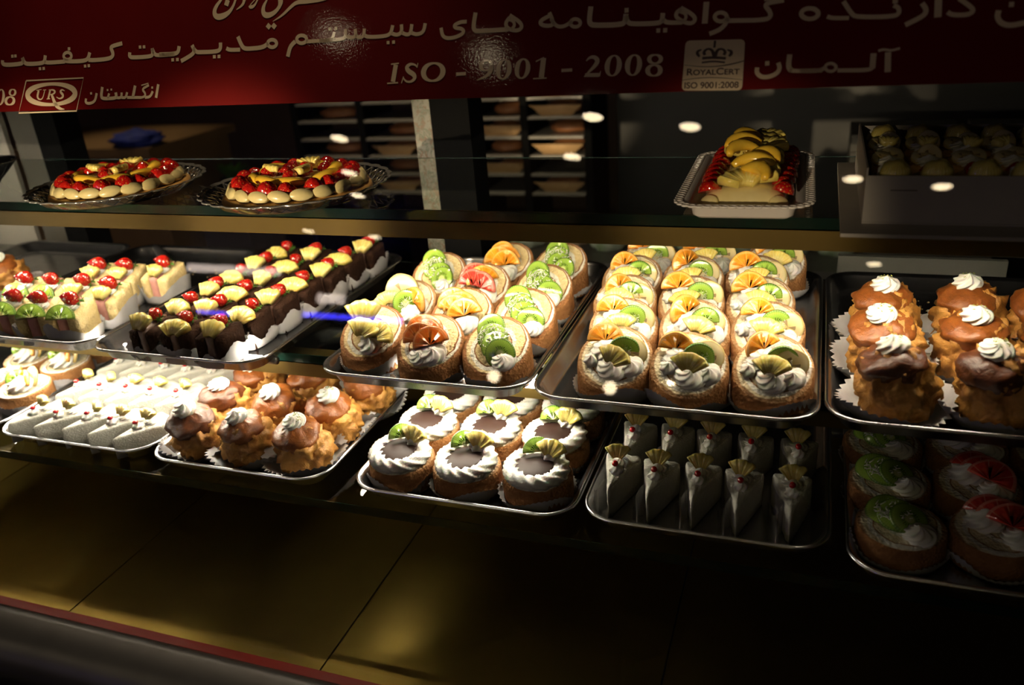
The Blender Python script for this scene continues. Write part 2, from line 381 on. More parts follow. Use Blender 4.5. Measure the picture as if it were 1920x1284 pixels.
glass_shelf('glass_shelf', 'top glass shelf with brass strip holding the fruit tarts and the white box', 0.244, 0.855, 1.145, 0.012, brass=0.2785)
glass_shelf('glass_shelf', 'middle glass shelf with brass strip holding cakes on steel trays', 0.450, 0.855, 1.245, 0.012, brass=0.483)
glass_shelf('glass_shelf', 'lowest glass shelf above the brass floor of the case', 0.583, 0.720, 1.245, 0.012, tint='shelf_glass')
# fluorescent tubes behind the brass strips; front pair added for the lower front rows
M['tube_top'] = mat('lit tube under the top shelf', (0.8, 0.8, 0.75), 0.4, emit=(1.0, 0.86, 0.64), es=TUBE_TOP)
M['tube_back'] = mat('lit tube behind the middle brass strip', (0.8, 0.8, 0.75), 0.4, emit=(1.0, 0.90, 0.72), es=TUBE_BACK)
M['tube_fill'] = mat('added tube before the middle brass strip', (0.8, 0.8, 0.75), 0.4, emit=(1.0, 0.90, 0.72), es=TUBE_FILL)
def tube_light(label, x0, x1, y, h, r, m):
    t = thing('fluorescent_tube', label, 'light', ((x0+x1)/2, y, Z(h+r)), 0, 'fluorescent tubes under the shelves')
    L = (x1-x0)/2
    part('lit_tube', MB().tube([(-L+0.015, 0, r), (L-0.015, 0, r)], r, 10).mesh('lit_tube', m), t)
    part('end_cap', MB().tube([(-L, 0, r), (-L+0.015, 0, r)], r*1.1, 10).mesh('end_cap', 'steel_dark'), t)
    part('end_cap', MB().tube([(L-0.015, 0, r), (L, 0, r)], r*1.1, 10).mesh('end_cap', 'steel_dark'), t)
tube_light('long fluorescent tube behind the brass strip of the top shelf', TX0, TX1, TUBE_Y, TUBE_H, 0.006, 'tube_top')
tube_light('long fluorescent tube hidden behind the brass strip of the middle shelf', LX0, -0.69, 0.874, 0.485, 0.005, 'tube_back')
tube_light('short fluorescent tube hidden behind the middle brass strip, above the chocolate disc rolls', -0.61, LX1, 0.874, 0.485, 0.005, 'tube_back')
tube_light('unseen fluorescent tube added before the middle brass strip, under the sponge and chocolate cake trays', LX0, -0.665, 0.834, 0.4515, 0.005, 'tube_fill')
tube_light('short unseen fluorescent tube added before the middle brass strip, under the kiwi roll tray', -0.545, LX1, 0.834, 0.4515, 0.005, 'tube_fill')

# ------------------------------------------------------------------ banner
M['banner'] = noisy('glossy red vinyl', (0.13, 0.003, 0.002), (0.16, 0.004, 0.003), 8, 0.6, 0.0, coat=0.0, spec=0.08)
nb = N(M['banner']); nb.b.inputs['Coat Weight'].default_value = 0.22; nb.b.inputs['Coat Roughness'].default_value = 0.05
nb.bump(nb.noise(nb.obj(), 420, 2), 0.12, 0.0004)
M['letters'] = mat('pale beige vinyl letters', (0.80, 0.64, 0.42), 0.6, coat=0.2, spec=0.1); N(M['letters']).b.inputs['Coat Roughness'].default_value = 0.05
M['ink'] = mat('dark red print', (0.045, 0.006, 0.005), 0.45)
ban = thing('banner', 'dark red glossy banner with pale Persian lettering across the top of the glass', 'banner', pp(-0.4, -0.1))
def bpart(name, mb, m, label=None, parent=None):
    o = part(name, mb.mesh(name, m, False), ban, Matrix.Translation(-Vector(ban.location)))
    if label: o['label'] = label
    return o
P = [pp(CX0, -0.119, 0.001), pp(CX1, -0.119, 0.001), pp(CX1, 0.13, 0.001), pp(CX0, 0.13, 0.001)]
Q = [pp(CX0, -0.119, 0.0004), pp(CX1, -0.119, 0.0004), pp(CX1, 0.13, 0.0004), pp(CX0, 0.13, 0.0004)]
bpart('red_sheet', MB().rings([P, Q]), 'banner')
def ribbon(b, pts, off):
    pts = [Vector((p[0], p[1], p[2])) for p in pts]
    closed = (pts[0].xy-pts[-1].xy).length < 0.3 and len(pts) > 5
    # round the corners (Chaikin)
    for _ in range(0 if (len(pts) == 5 and (pts[0].xy-pts[-1].xy).length < 0.3) else 2 if len(pts) < 30 else 1):
        q = [] if closed else [pts[0]]
        for i in range(len(pts)-1):
            a, c = pts[i], pts[i+1]
            if closed or i > 0: q.append(a.lerp(c, 0.25))
            else: q.append(a.lerp(c, 0.5))
            if closed or i < len(pts)-2: q.append(a.lerp(c, 0.75))
        if closed: q.append(q[0])
        else: q.append(pts[-1])
        if len(pts) == 2: q = pts
        pts = q
    n = len(pts); V = []
    for i, p in enumerate(pts):
        if closed: d = pts[(i+1) % (n-1)]-pts[(i-1) % (n-1)]
        else: d = pts[min(i+1, n-1)]-pts[max(i-1, 0)]
        d = Vector((d.x, d.y)); d = d.normalized() if d.length > 1e-6 else Vector((1, 0))
        nn = Vector((-d.y, d.x))*p.z*0.5
        V += [pp((p.x+nn.x)/1000, (p.y+nn.y)/1000, off), pp((p.x-nn.x)/1000, (p.y-nn.y)/1000, off)]
    b.add(V, [(2*i, 2*i+1, 2*i+3, 2*i+2) for i in range(n-1)])
LETTERS = {
  'persian_word_quality': [[[-1004.3,-53.7,5.3],[-1005.0,-58.4,5.3],[-996.9,-60.0,5.3],[-974.3,-59.6,5.2],[-968.0,-57.9,5.2],[-969.6,-51.8,5.2]],[[-988.9,-49.4,3.8],[-984.7,-49.3,3.8]],[[-983.6,-49.3,3.8],[-979.5,-49.2,3.8]],[[-969.6,-51.8,5.2],[-966.5,-58.6,5.2],[-959.7,-60.4,5.2],[-936.9,-60.2,5.1],[-931.9,-58.3,5.1],[-930.3,-50.7,5.1]],[[-932.3,-58.8,4.9],[-924.8,-60.0,4.9],[-898.0,-59.6,4.8]],[[-886.9,-53.3,4.0],[-887.2,-54.6,4.0],[-888.2,-55.8,4.0],[-889.7,-56.7,4.0],[-891.5,-57.2,4.0],[-893.5,-57.4,4.0],[-895.5,-57.1,4.0],[-897.3,-56.4,4.0],[-898.6,-55.4,4.0],[-899.5,-54.1,4.0],[-899.8,-52.8,4.0],[-899.4,-51.4,4.0],[-898.4,-50.3,4.0],[-896.9,-49.4,4.0],[-895.1,-48.9,4.0],[-893.1,-48.7,4.0],[-891.1,-49.0,4.0],[-889.3,-49.7,4.0],[-888.0,-50.7,4.0],[-887.1,-52.0,4.0],[-886.9,-53.3,4.0]],[[-900.9,-57.4,5.1],[-893.6,-59.7,5.0],[-870.3,-60.3,5.0],[-860.1,-58.7,5.0],[-856.9,-50.3,4.9]],[[-892.5,-44.5,3.8],[-888.3,-44.5,3.8]],[[-859.4,-59.1,5.0],[-851.6,-60.0,4.9],[-826.0,-59.3,4.9],[-820.0,-56.0,4.9],[-820.3,-51.7,4.9],[-823.4,-46.5,4.9],[-820.5,-44.3,4.9],[-805.0,-41.9,4.8]],[[-942.3,-66.8,3.7],[-938.2,-66.7,3.7]],[[-936.0,-66.8,3.7],[-931.9,-66.7,3.7]],[[-867.0,-66.5,3.6],[-863.2,-66.4,3.6]],[[-861.1,-66.3,3.6],[-857.2,-66.2,3.6]]],
  'persian_word_management': [[[-793.7,-53.1,4.8],[-794.6,-58.1,4.8],[-788.5,-59.4,4.8],[-765.3,-59.3,4.7],[-758.2,-57.8,4.7],[-759.3,-49.8,4.7]],[[-779.7,-47.6,3.6],[-775.8,-47.6,3.6]],[[-773.6,-47.6,3.6],[-769.7,-47.6,3.6]],[[-759.3,-50.3,4.5],[-755.8,-57.5,4.5],[-749.1,-58.5,4.5],[-726.3,-58.1,4.4]],[[-749.1,-57.5,4.9],[-726.5,-57.9,4.9],[-720.6,-56.1,4.9],[-719.1,-49.2,4.9]],[[-731.1,-64.6,3.8],[-727.1,-64.5,3.8]],[[-724.1,-64.5,3.8],[-720.1,-64.5,3.8]],[[-700.2,-48.9,4.8],[-697.1,-55.1,4.8],[-699.1,-59.1,4.8],[-709.6,-63.7,4.8],[-716.9,-66.5,4.9]],[[-699.0,-52.0,4.8],[-694.6,-56.8,4.8],[-690.1,-57.5,4.8],[-665.9,-57.9,4.7],[-659.5,-55.8,4.7],[-659.4,-48.0,4.7]],[[-670.5,-63.5,3.9],[-666.5,-63.5,3.9]],[[-663.9,-63.5,3.9],[-659.9,-63.5,3.8]],[[-651.3,-54.7,4.5],[-647.0,-56.9,4.5],[-632.1,-57.2,4.4]],[[-635.0,-42.5,4.9],[-630.8,-51.2,4.9],[-627.2,-55.8,4.9],[-621.0,-56.8,4.8],[-600.3,-56.2,4.8],[-593.7,-51.9,4.8]],[[-582.3,-52.7,4.1],[-582.6,-53.9,4.1],[-583.5,-55.0,4.1],[-584.8,-55.9,4.1],[-586.5,-56.4,4.1],[-588.3,-56.5,4.1],[-590.2,-56.2,4.1],[-591.8,-55.5,4.1],[-593.1,-54.6,4.1],[-594.0,-53.4,4.1],[-594.3,-52.1,4.1],[-594.0,-50.8,4.1],[-593.1,-49.7,4.1],[-591.8,-48.9,4.1],[-590.1,-48.4,4.1],[-588.2,-48.3,4.1],[-586.4,-48.6,4.1],[-584.7,-49.2,4.1],[-583.4,-50.2,4.1],[-582.6,-51.4,4.1],[-582.3,-52.7,4.1]]],
  'persian_word_system': [[[-567.6,-67.7,4.9],[-564.0,-56.2,4.9],[-557.5,-51.7,4.9]],[[-542.6,-50.0,4.0],[-542.9,-51.3,4.0],[-543.8,-52.5,4.0],[-545.3,-53.3,4.0],[-547.1,-53.8,4.0],[-549.1,-54.0,4.0],[-551.1,-53.7,4.0],[-552.9,-53.0,4.0],[-554.4,-52.0,4.0],[-555.3,-50.7,4.0],[-555.6,-49.4,4.0],[-555.3,-48.1,4.0],[-554.3,-47.0,4.0],[-552.9,-46.1,4.0],[-551.1,-45.6,4.0],[-549.1,-45.5,4.0],[-547.0,-45.8,4.0],[-545.2,-46.5,4.0],[-543.8,-47.5,4.0],[-542.9,-48.7,4.0],[-542.6,-50.0,4.0]],[[-543.5,-52.4,4.0],[-512.5,-52.5,3.9]],[[-526.2,-52.3,3.9],[-510.6,-52.3,3.9],[-497.9,-52.1,3.9],[-492.6,-50.0,3.8],[-492.9,-41.4,3.8]],[[-517.6,-52.0,3.6],[-509.1,-51.6,3.6],[-507.0,-44.0,3.6]],[[-514.5,-40.4,3.5],[-510.9,-40.3,3.5]],[[-506.7,-40.3,3.5],[-503.2,-40.3,3.5]],[[-492.6,-49.4,3.8],[-483.9,-51.6,3.8],[-479.8,-48.9,3.8],[-480.9,-42.1,3.8]],[[-480.9,-49.4,3.8],[-474.2,-51.9,3.8],[-470.1,-49.6,3.8],[-469.5,-42.4,3.8]],[[-469.9,-49.2,4.1],[-464.6,-51.7,4.0],[-442.9,-51.7,4.0],[-436.9,-49.0,4.0],[-435.0,-40.8,4.0]],[[-436.5,-49.0,4.0],[-430.8,-51.1,4.0],[-426.3,-50.2,4.0],[-424.0,-47.1,3.9],[-424.6,-40.5,3.9]],[[-424.5,-48.8,3.9],[-417.6,-51.8,3.9],[-413.4,-50.0,3.9],[-412.2,-40.9,3.9]],[[-412.6,-49.8,3.9],[-405.7,-52.1,3.9],[-398.2,-49.6,3.9],[-396.5,-40.9,3.9]],[[-442.1,-58.5,3.4],[-438.7,-58.5,3.4]],[[-435.5,-58.4,3.4],[-432.1,-58.3,3.4]]],
  'persian_word_plural': [[[-348.9,-41.9,3.8],[-355.8,-41.8,3.8],[-363.1,-44.5,3.8],[-362.0,-47.5,3.8],[-353.2,-48.8,3.8],[-351.8,-53.1,3.8],[-360.5,-56.9,3.8],[-370.7,-57.8,3.8],[-376.5,-54.7,3.8],[-378.0,-46.4,3.8]],[[-339.2,-33.4,4.5],[-341.3,-45.9,4.5],[-340.3,-51.0,4.5],[-335.6,-52.2,4.5],[-302.5,-52.0,4.4]],[[-301.7,-38.2,3.9],[-289.4,-46.0,3.9],[-287.8,-51.5,3.9],[-293.4,-54.2,3.9],[-303.7,-51.5,3.9],[-306.1,-45.6,3.9],[-301.6,-40.4,3.9]],[[-304.0,-41.9,3.2],[-297.3,-43.9,3.2],[-295.6,-48.9,3.2],[-299.5,-52.3,3.2]]],
  'persian_word_certificates': [[[-259.3,-38.1,3.9],[-255.7,-45.2,3.9],[-254.8,-50.8,3.9],[-263.9,-50.8,4.0],[-268.9,-48.2,4.0],[-267.4,-44.8,4.0],[-259.6,-41.6,3.9]],[[-257.2,-44.3,3.8],[-252.7,-50.8,3.8],[-247.1,-52.8,3.7],[-240.7,-51.4,3.7],[-235.3,-47.6,3.7]],[[-226.7,-50.0,3.5],[-226.9,-51.1,3.5],[-227.6,-52.1,3.5],[-228.7,-52.9,3.5],[-230.1,-53.3,3.5],[-231.7,-53.4,3.5],[-233.3,-53.2,3.5],[-234.7,-52.6,3.5],[-235.9,-51.7,3.5],[-236.7,-50.6,3.5],[-237.0,-49.4,3.5],[-236.8,-48.3,3.5],[-236.1,-47.3,3.5],[-235.0,-46.5,3.5],[-233.6,-46.0,3.5],[-232.0,-45.9,3.5],[-230.4,-46.2,3.5],[-228.9,-46.8,3.5],[-227.8,-47.7,3.5],[-227.0,-48.8,3.5],[-226.7,-50.0,3.5]],[[-216.6,-34.9,5.1],[-217.8,-47.8,5.1],[-216.5,-51.6,5.1],[-212.3,-53.1,5.1],[-185.6,-53.9,5.0],[-181.7,-51.5,5.0],[-181.1,-44.0,5.0]],[[-182.8,-40.7,4.3],[-178.7,-40.6,4.3]],[[-181.1,-45.7,4.6],[-179.4,-51.6,4.6],[-175.5,-53.9,4.6],[-149.1,-54.7,4.5],[-145.6,-52.5,4.5],[-145.3,-45.3,4.5]],[[-150.8,-61.3,4.1],[-147.0,-61.3,4.1]],[[-144.2,-61.4,4.1],[-140.3,-61.4,4.1]],[[-145.2,-51.4,4.2],[-140.6,-54.7,4.2],[-126.2,-55.0,4.1]],[[-128.6,-41.4,3.8],[-116.5,-48.6,3.8],[-113.9,-53.4,3.8],[-117.6,-56.8,3.8],[-125.4,-54.7,3.8],[-132.8,-49.9,3.8],[-132.2,-45.2,3.8],[-127.7,-42.7,3.8]],[[-131.0,-44.5,3.0],[-124.1,-46.7,3.0],[-122.7,-50.7,3.0],[-125.5,-54.6,3.0]],[[-104.8,-37.6,5.4],[-105.3,-57.3,5.4]],[[-85.3,-52.4,3.7],[-85.5,-53.6,3.7],[-86.2,-54.7,3.7],[-87.4,-55.5,3.7],[-88.9,-56.0,3.7],[-90.6,-56.1,3.7],[-92.3,-55.8,3.7],[-93.9,-55.2,3.7],[-95.2,-54.2,3.7],[-96.0,-53.0,3.7],[-96.4,-51.8,3.7],[-96.2,-50.5,3.7],[-95.5,-49.5,3.7],[-94.3,-48.7,3.7],[-92.8,-48.2,3.7],[-91.1,-48.1,3.7],[-89.3,-48.4,3.7],[-87.8,-49.0,3.7],[-86.5,-50.0,3.7],[-85.6,-51.2,3.7],[-85.3,-52.4,3.7]],[[-84.7,-52.4,4.2],[-85.4,-58.2,4.2],[-90.9,-63.7,4.2],[-100.4,-66.9,4.2]],[[-84.9,-55.8,4.2],[-50.5,-57.2,4.1],[-45.6,-54.3,4.1],[-47.1,-49.5,4.1],[-51.8,-44.1,4.1],[-48.8,-42.0,4.1],[-35.1,-40.7,4.0]],[[-52.5,-39.6,1.7],[-41.6,-38.4,1.7]]],
  'persian_word_holder': [[[-4.8,-54.2,4.1],[-5.0,-55.6,4.1],[-6.0,-56.8,4.1],[-7.5,-57.8,4.0],[-9.5,-58.3,3.9],[-11.7,-58.4,3.8],[-14.0,-58.1,3.9],[-16.1,-57.3,4.0],[-17.8,-56.2,4.1],[-19.0,-54.8,4.1],[-19.4,-53.3,4.2],[-19.2,-51.9,4.1],[-18.2,-50.7,4.1],[-16.7,-49.7,4.0],[-14.7,-49.2,3.9],[-12.4,-49.1,3.8],[-10.1,-49.5,3.9],[-8.0,-50.2,4.0],[-6.4,-51.4,4.0],[-5.2,-52.7,4.1],[-4.8,-54.2,4.1]],[[2.9,-57.1,3.6],[7.7,-58.9,3.6],[21.4,-59.4,3.6]],[[15.6,-44.8,4.0],[23.1,-55.8,3.9],[27.2,-59.0,3.9],[57.7,-60.4,3.9],[62.4,-57.6,3.8],[61.0,-52.6,3.8],[57.0,-50.9,3.8]],[[55.9,-47.0,4.7],[60.2,-46.9,4.7]],[[79.6,-50.3,4.2],[83.8,-56.4,4.2],[81.9,-61.2,4.2],[67.7,-68.0,4.2]],[[92.2,-47.7,5.8],[92.9,-63.0,5.8]],[[100.1,-59.1,3.9],[103.8,-61.7,3.9],[115.5,-62.4,3.9],[119.9,-60.0,3.9],[118.9,-56.6,3.9],[108.0,-48.3,3.9]],[[139.0,-59.9,4.4],[138.2,-65.4,4.4],[141.7,-70.8,4.4],[148.9,-73.1,4.4],[159.5,-71.1,4.3]],[[146.2,-55.7,4.2],[150.0,-55.7,4.2]]],
  'calligraphy_shop_name': [[[-657.2,0.2,3.1],[-666.2,-8.6,4.7],[-667.8,-15.5,5.6],[-663.6,-19.5,6.9],[-655.1,-18.7,6.9],[-646.3,-14.8,4.6],[-640.6,-8.2,3.1],[-637.4,-1.1,2.6]],[[-652.3,-3.1,6.6],[-646.8,-5.4,6.6]],[[-625.2,-1.9,3.9],[-627.7,-8.1,3.1],[-636.6,-12.6,0.9]],[[-607.0,-3.0,1.5],[-611.9,-10.0,2.8],[-616.8,-11.2,4.6],[-619.4,-9.7,1.7]],[[-617.7,-8.7,1.0],[-610.6,-2.8,1.0]],[[-594.4,-3.8,1.7],[-599.9,-11.7,4.3],[-600.2,-18.5,5.6],[-595.8,-21.8,6.7],[-586.8,-20.2,5.1],[-578.5,-14.0,3.8],[-576.3,-7.4,6.4],[-577.2,-4.9,6.4]],[[-587.1,-28.3,0.6],[-575.0,-22.9,2.6],[-563.2,-14.0,3.6],[-556.1,-9.6,4.2],[-543.4,-9.3,5.2],[-526.2,-9.6,3.1],[-514.9,-8.7,0.8]],[[-594.7,-35.3,5.6],[-591.1,-31.4,5.6]],[[-587.5,-35.5,5.6],[-583.9,-31.5,5.6]]],
  'latin_word_iso': [[[-430.7,-82.0,5.2],[-434.0,-99.7,5.3]],[[-436.5,-81.2,1.4],[-427.0,-80.6,1.4]],[[-441.0,-101.1,1.4],[-427.8,-100.8,1.4]],[[-404.4,-81.3,1.0],[-405.4,-86.1,1.0]],[[-405.1,-85.4,1.5],[-408.1,-82.5,2.0],[-413.8,-81.8,3.0],[-418.1,-85.1,4.5],[-415.4,-89.5,5.2],[-409.2,-92.6,5.2],[-407.3,-96.7,4.2],[-411.8,-100.4,2.5],[-418.1,-100.2,2.0],[-421.9,-95.7,1.5]],[[-421.4,-94.5,1.0],[-423.7,-101.6,1.0]],[[-374.8,-91.6,6.1],[-375.7,-94.4,5.8],[-377.6,-96.8,4.9],[-380.4,-98.8,3.8],[-383.7,-100.0,2.7],[-387.3,-100.3,2.0],[-390.8,-99.7,2.7],[-393.8,-98.3,3.8],[-396.1,-96.2,5.0],[-397.5,-93.6,5.8],[-397.7,-90.7,6.1],[-396.8,-87.9,5.8],[-394.9,-85.5,5.0],[-392.1,-83.5,3.8],[-388.7,-82.4,2.7],[-385.2,-82.1,1.9],[-381.7,-82.7,2.7],[-378.7,-84.1,3.8],[-376.4,-86.2,4.9],[-375.1,-88.8,5.8],[-374.8,-91.6,6.1]],[[-359.7,-94.4,3.4],[-348.5,-94.1,3.3]]],
  'latin_number_nine_thousand_one': [[[-320.0,-87.1,4.7],[-320.4,-88.6,4.5],[-321.4,-89.9,3.9],[-322.8,-91.0,3.0],[-324.5,-91.6,2.2],[-326.4,-91.8,1.6],[-328.2,-91.5,2.2],[-329.8,-90.7,3.0],[-331.0,-89.6,3.9],[-331.7,-88.2,4.5],[-331.9,-86.7,4.7],[-331.5,-85.2,4.5],[-330.5,-83.8,3.9],[-329.1,-82.8,3.0],[-327.4,-82.2,2.2],[-325.5,-82.0,1.6],[-323.7,-82.3,2.2],[-322.1,-83.1,3.0],[-320.9,-84.2,3.9],[-320.2,-85.6,4.5],[-320.0,-87.1,4.7]],[[-320.0,-85.8,4.5],[-320.2,-92.5,4.2],[-325.6,-97.8,3.1],[-336.1,-101.4,0.7]],[[-300.3,-91.6,5.1],[-300.9,-94.6,4.8],[-302.1,-97.2,4.1],[-303.7,-99.2,3.1],[-305.5,-100.5,2.0],[-307.5,-100.9,1.4],[-309.3,-100.4,2.0],[-310.9,-99.0,3.1],[-312.0,-96.8,4.1],[-312.5,-94.1,4.9],[-312.5,-91.2,5.1],[-311.9,-88.3,4.9],[-310.7,-85.6,4.1],[-309.1,-83.6,3.1],[-307.2,-82.3,2.0],[-305.3,-81.9,1.4],[-303.5,-82.5,2.0],[-301.9,-83.9,3.1],[-300.8,-86.0,4.1],[-300.2,-88.7,4.8],[-300.3,-91.6,5.1]],[[-280.0,-91.8,5.0],[-280.6,-94.6,4.8],[-281.8,-97.2,4.1],[-283.3,-99.3,3.0],[-285.1,-100.6,2.0],[-287.0,-101.0,1.4],[-288.9,-100.4,2.0],[-290.4,-99.0,3.1],[-291.5,-96.9,4.1],[-292.1,-94.2,4.8],[-292.0,-91.3,5.1],[-291.4,-88.4,4.8],[-290.3,-85.8,4.1],[-288.7,-83.8,3.0],[-286.9,-82.5,2.0],[-285.0,-82.1,1.4],[-283.2,-82.7,2.0],[-281.7,-84.1,3.0],[-280.6,-86.2,4.0],[-280.0,-88.8,4.8],[-280.0,-91.8,5.0]],[[-263.7,-81.9,5.4],[-265.4,-101.0,5.5]],[[-271.9,-85.1,1.3],[-263.3,-81.5,1.3]],[[-274.2,-101.9,1.3],[-259.7,-101.7,1.3]]],
  'latin_dash': [[[-244.5,-95.0,3.2],[-233.2,-94.8,3.2]]],
  'latin_number_two_thousand_eight': [[[-219.2,-86.8,0.9],[-216.0,-83.5,2.6],[-211.0,-83.0,3.7],[-207.1,-86.6,4.9],[-209.6,-91.4,4.0],[-215.9,-97.2,2.3],[-220.7,-102.0,0.9]],[[-219.8,-100.3,3.5],[-205.6,-100.6,3.9]],[[-205.5,-102.0,2.3],[-203.9,-96.8,0.5]],[[-185.5,-92.5,5.2],[-186.0,-95.5,4.9],[-187.1,-98.1,4.1],[-188.6,-100.2,3.0],[-190.4,-101.5,1.9],[-192.3,-101.9,1.2],[-194.2,-101.4,1.9],[-195.8,-100.0,3.0],[-197.0,-97.8,4.1],[-197.6,-95.1,4.9],[-197.7,-92.1,5.2],[-197.1,-89.1,4.9],[-196.0,-86.4,4.1],[-194.5,-84.4,3.0],[-192.7,-83.1,1.9],[-190.8,-82.7,1.2],[-189.0,-83.2,1.9],[-187.4,-84.7,3.0],[-186.2,-86.9,4.1],[-185.6,-89.6,4.9],[-185.5,-92.5,5.2]],[[-165.4,-92.7,5.1],[-166.0,-95.7,4.9],[-167.0,-98.3,4.1],[-168.5,-100.4,3.0],[-170.2,-101.7,1.9],[-172.1,-102.1,1.2],[-173.9,-101.5,1.9],[-175.5,-100.1,3.0],[-176.7,-97.9,4.1],[-177.3,-95.2,4.9],[-177.4,-92.3,5.2],[-176.9,-89.3,4.9],[-175.8,-86.7,4.1],[-174.3,-84.6,3.0],[-172.6,-83.4,1.9],[-170.7,-83.0,1.2],[-168.9,-83.5,1.9],[-167.3,-84.9,3.0],[-166.2,-87.1,4.1],[-165.5,-89.8,4.8],[-165.4,-92.7,5.1]],[[-144.9,-88.0,4.2],[-145.2,-89.2,4.0],[-146.0,-90.3,3.4],[-147.3,-91.1,2.6],[-148.8,-91.6,1.8],[-150.6,-91.7,1.4],[-152.4,-91.5,1.9],[-154.0,-90.8,2.7],[-155.2,-89.9,3.5],[-156.0,-88.7,4.0],[-156.3,-87.5,4.3],[-156.0,-86.3,4.0],[-155.2,-85.2,3.5],[-154.0,-84.4,2.7],[-152.4,-83.9,1.9],[-150.6,-83.8,1.4],[-148.8,-84.0,1.8],[-147.3,-84.7,2.6],[-146.0,-85.6,3.4],[-145.2,-86.7,4.0],[-144.9,-88.0,4.2]],[[-144.9,-98.5,4.7],[-145.2,-100.1,4.5],[-146.1,-101.4,3.8],[-147.4,-102.5,2.9],[-149.2,-103.1,1.9],[-151.1,-103.3,1.4],[-153.0,-103.0,1.9],[-154.8,-102.2,2.9],[-156.1,-101.1,3.8],[-157.0,-99.6,4.5],[-157.3,-98.1,4.8],[-157.0,-96.5,4.5],[-156.1,-95.2,3.8],[-154.8,-94.1,2.9],[-153.0,-93.5,1.9],[-151.1,-93.3,1.4],[-149.2,-93.6,1.9],[-147.4,-94.4,2.9],[-146.1,-95.5,3.8],[-145.2,-97.0,4.5],[-144.9,-98.5,4.7]]],
  'persian_word_germany': [[[-54.9,-99.2,4.0],[-55.2,-103.9,4.0],[-51.1,-107.9,4.0],[-44.7,-108.4,4.0],[-37.0,-105.5,4.0],[-34.6,-100.6,3.9],[-36.5,-95.6,3.9]],[[-48.1,-95.9,4.0],[-44.3,-95.8,4.0]],[[-26.9,-88.7,4.5],[-27.4,-100.1,4.6],[-24.3,-103.4,4.6]],[[-26.3,-102.5,3.6],[-23.1,-103.6,3.6],[-0.0,-104.5,3.6],[4.3,-101.7,3.5]],[[13.7,-101.8,2.8],[13.5,-102.9,2.8],[13.0,-103.8,2.8],[12.0,-104.5,2.8],[10.8,-105.0,2.8],[9.4,-105.1,2.8],[8.0,-104.9,2.8],[6.6,-104.3,2.8],[5.6,-103.5,2.8],[4.9,-102.5,2.8],[4.5,-101.4,2.8],[4.7,-100.4,2.8],[5.3,-99.4,2.8],[6.2,-98.7,2.8],[7.5,-98.3,2.8],[8.9,-98.1,2.8],[10.3,-98.4,2.8],[11.6,-98.9,2.8],[12.6,-99.7,2.8],[13.4,-100.7,2.8],[13.7,-101.8,2.8]],[[-16.9,-103.7,3.7],[2.2,-104.0,3.6]],[[15.1,-104.5,3.6],[41.4,-105.3,3.6],[44.3,-103.0,3.5]],[[44.0,-104.0,4.9],[44.1,-90.9,4.9]],[[55.8,-90.4,5.1],[56.8,-107.5,5.1]],[[47.7,-88.9,2.2],[52.4,-87.8,2.1],[58.2,-89.3,2.1],[65.2,-87.5,2.1]]],
  'persian_word_england': [[[-865.5,-105.8,3.5],[-866.6,-111.0,3.5],[-859.7,-112.3,3.5],[-850.9,-109.5,3.5],[-847.9,-99.8,3.5]],[[-858.6,-99.9,2.9],[-855.4,-99.8,2.9]],[[-838.5,-92.6,4.2],[-841.2,-104.3,4.2],[-837.9,-106.8,4.2],[-820.9,-106.8,4.2],[-816.6,-105.5,4.2],[-817.5,-99.8,4.2]],[[-831.7,-96.6,2.4],[-829.1,-96.5,2.4]],[[-825.7,-96.2,2.4],[-823.1,-96.2,2.4]],[[-830.5,-106.2,3.2],[-828.0,-100.6,3.2]],[[-816.9,-106.1,3.4],[-811.1,-106.6,3.4],[-808.5,-104.7,3.4],[-808.3,-100.1,3.4]],[[-808.8,-106.1,3.4],[-802.0,-106.7,3.4],[-799.6,-100.1,3.4]],[[-799.9,-106.3,3.4],[-787.4,-106.6,3.4],[-777.8,-106.9,3.4]],[[-786.9,-92.6,4.1],[-790.9,-106.2,4.1]],[[-765.7,-92.7,2.9],[-776.8,-97.1,2.9],[-771.5,-102.0,2.9],[-772.3,-106.0,2.9],[-779.2,-107.1,2.9]],[[-777.3,-92.6,1.4],[-766.3,-90.4,1.4]],[[-772.3,-107.0,3.4],[-764.1,-106.6,3.3],[-760.1,-100.0,3.3]],[[-762.2,-95.8,2.6],[-759.4,-95.7,2.6]],[[-751.5,-92.1,3.8],[-755.4,-107.9,3.8]]],
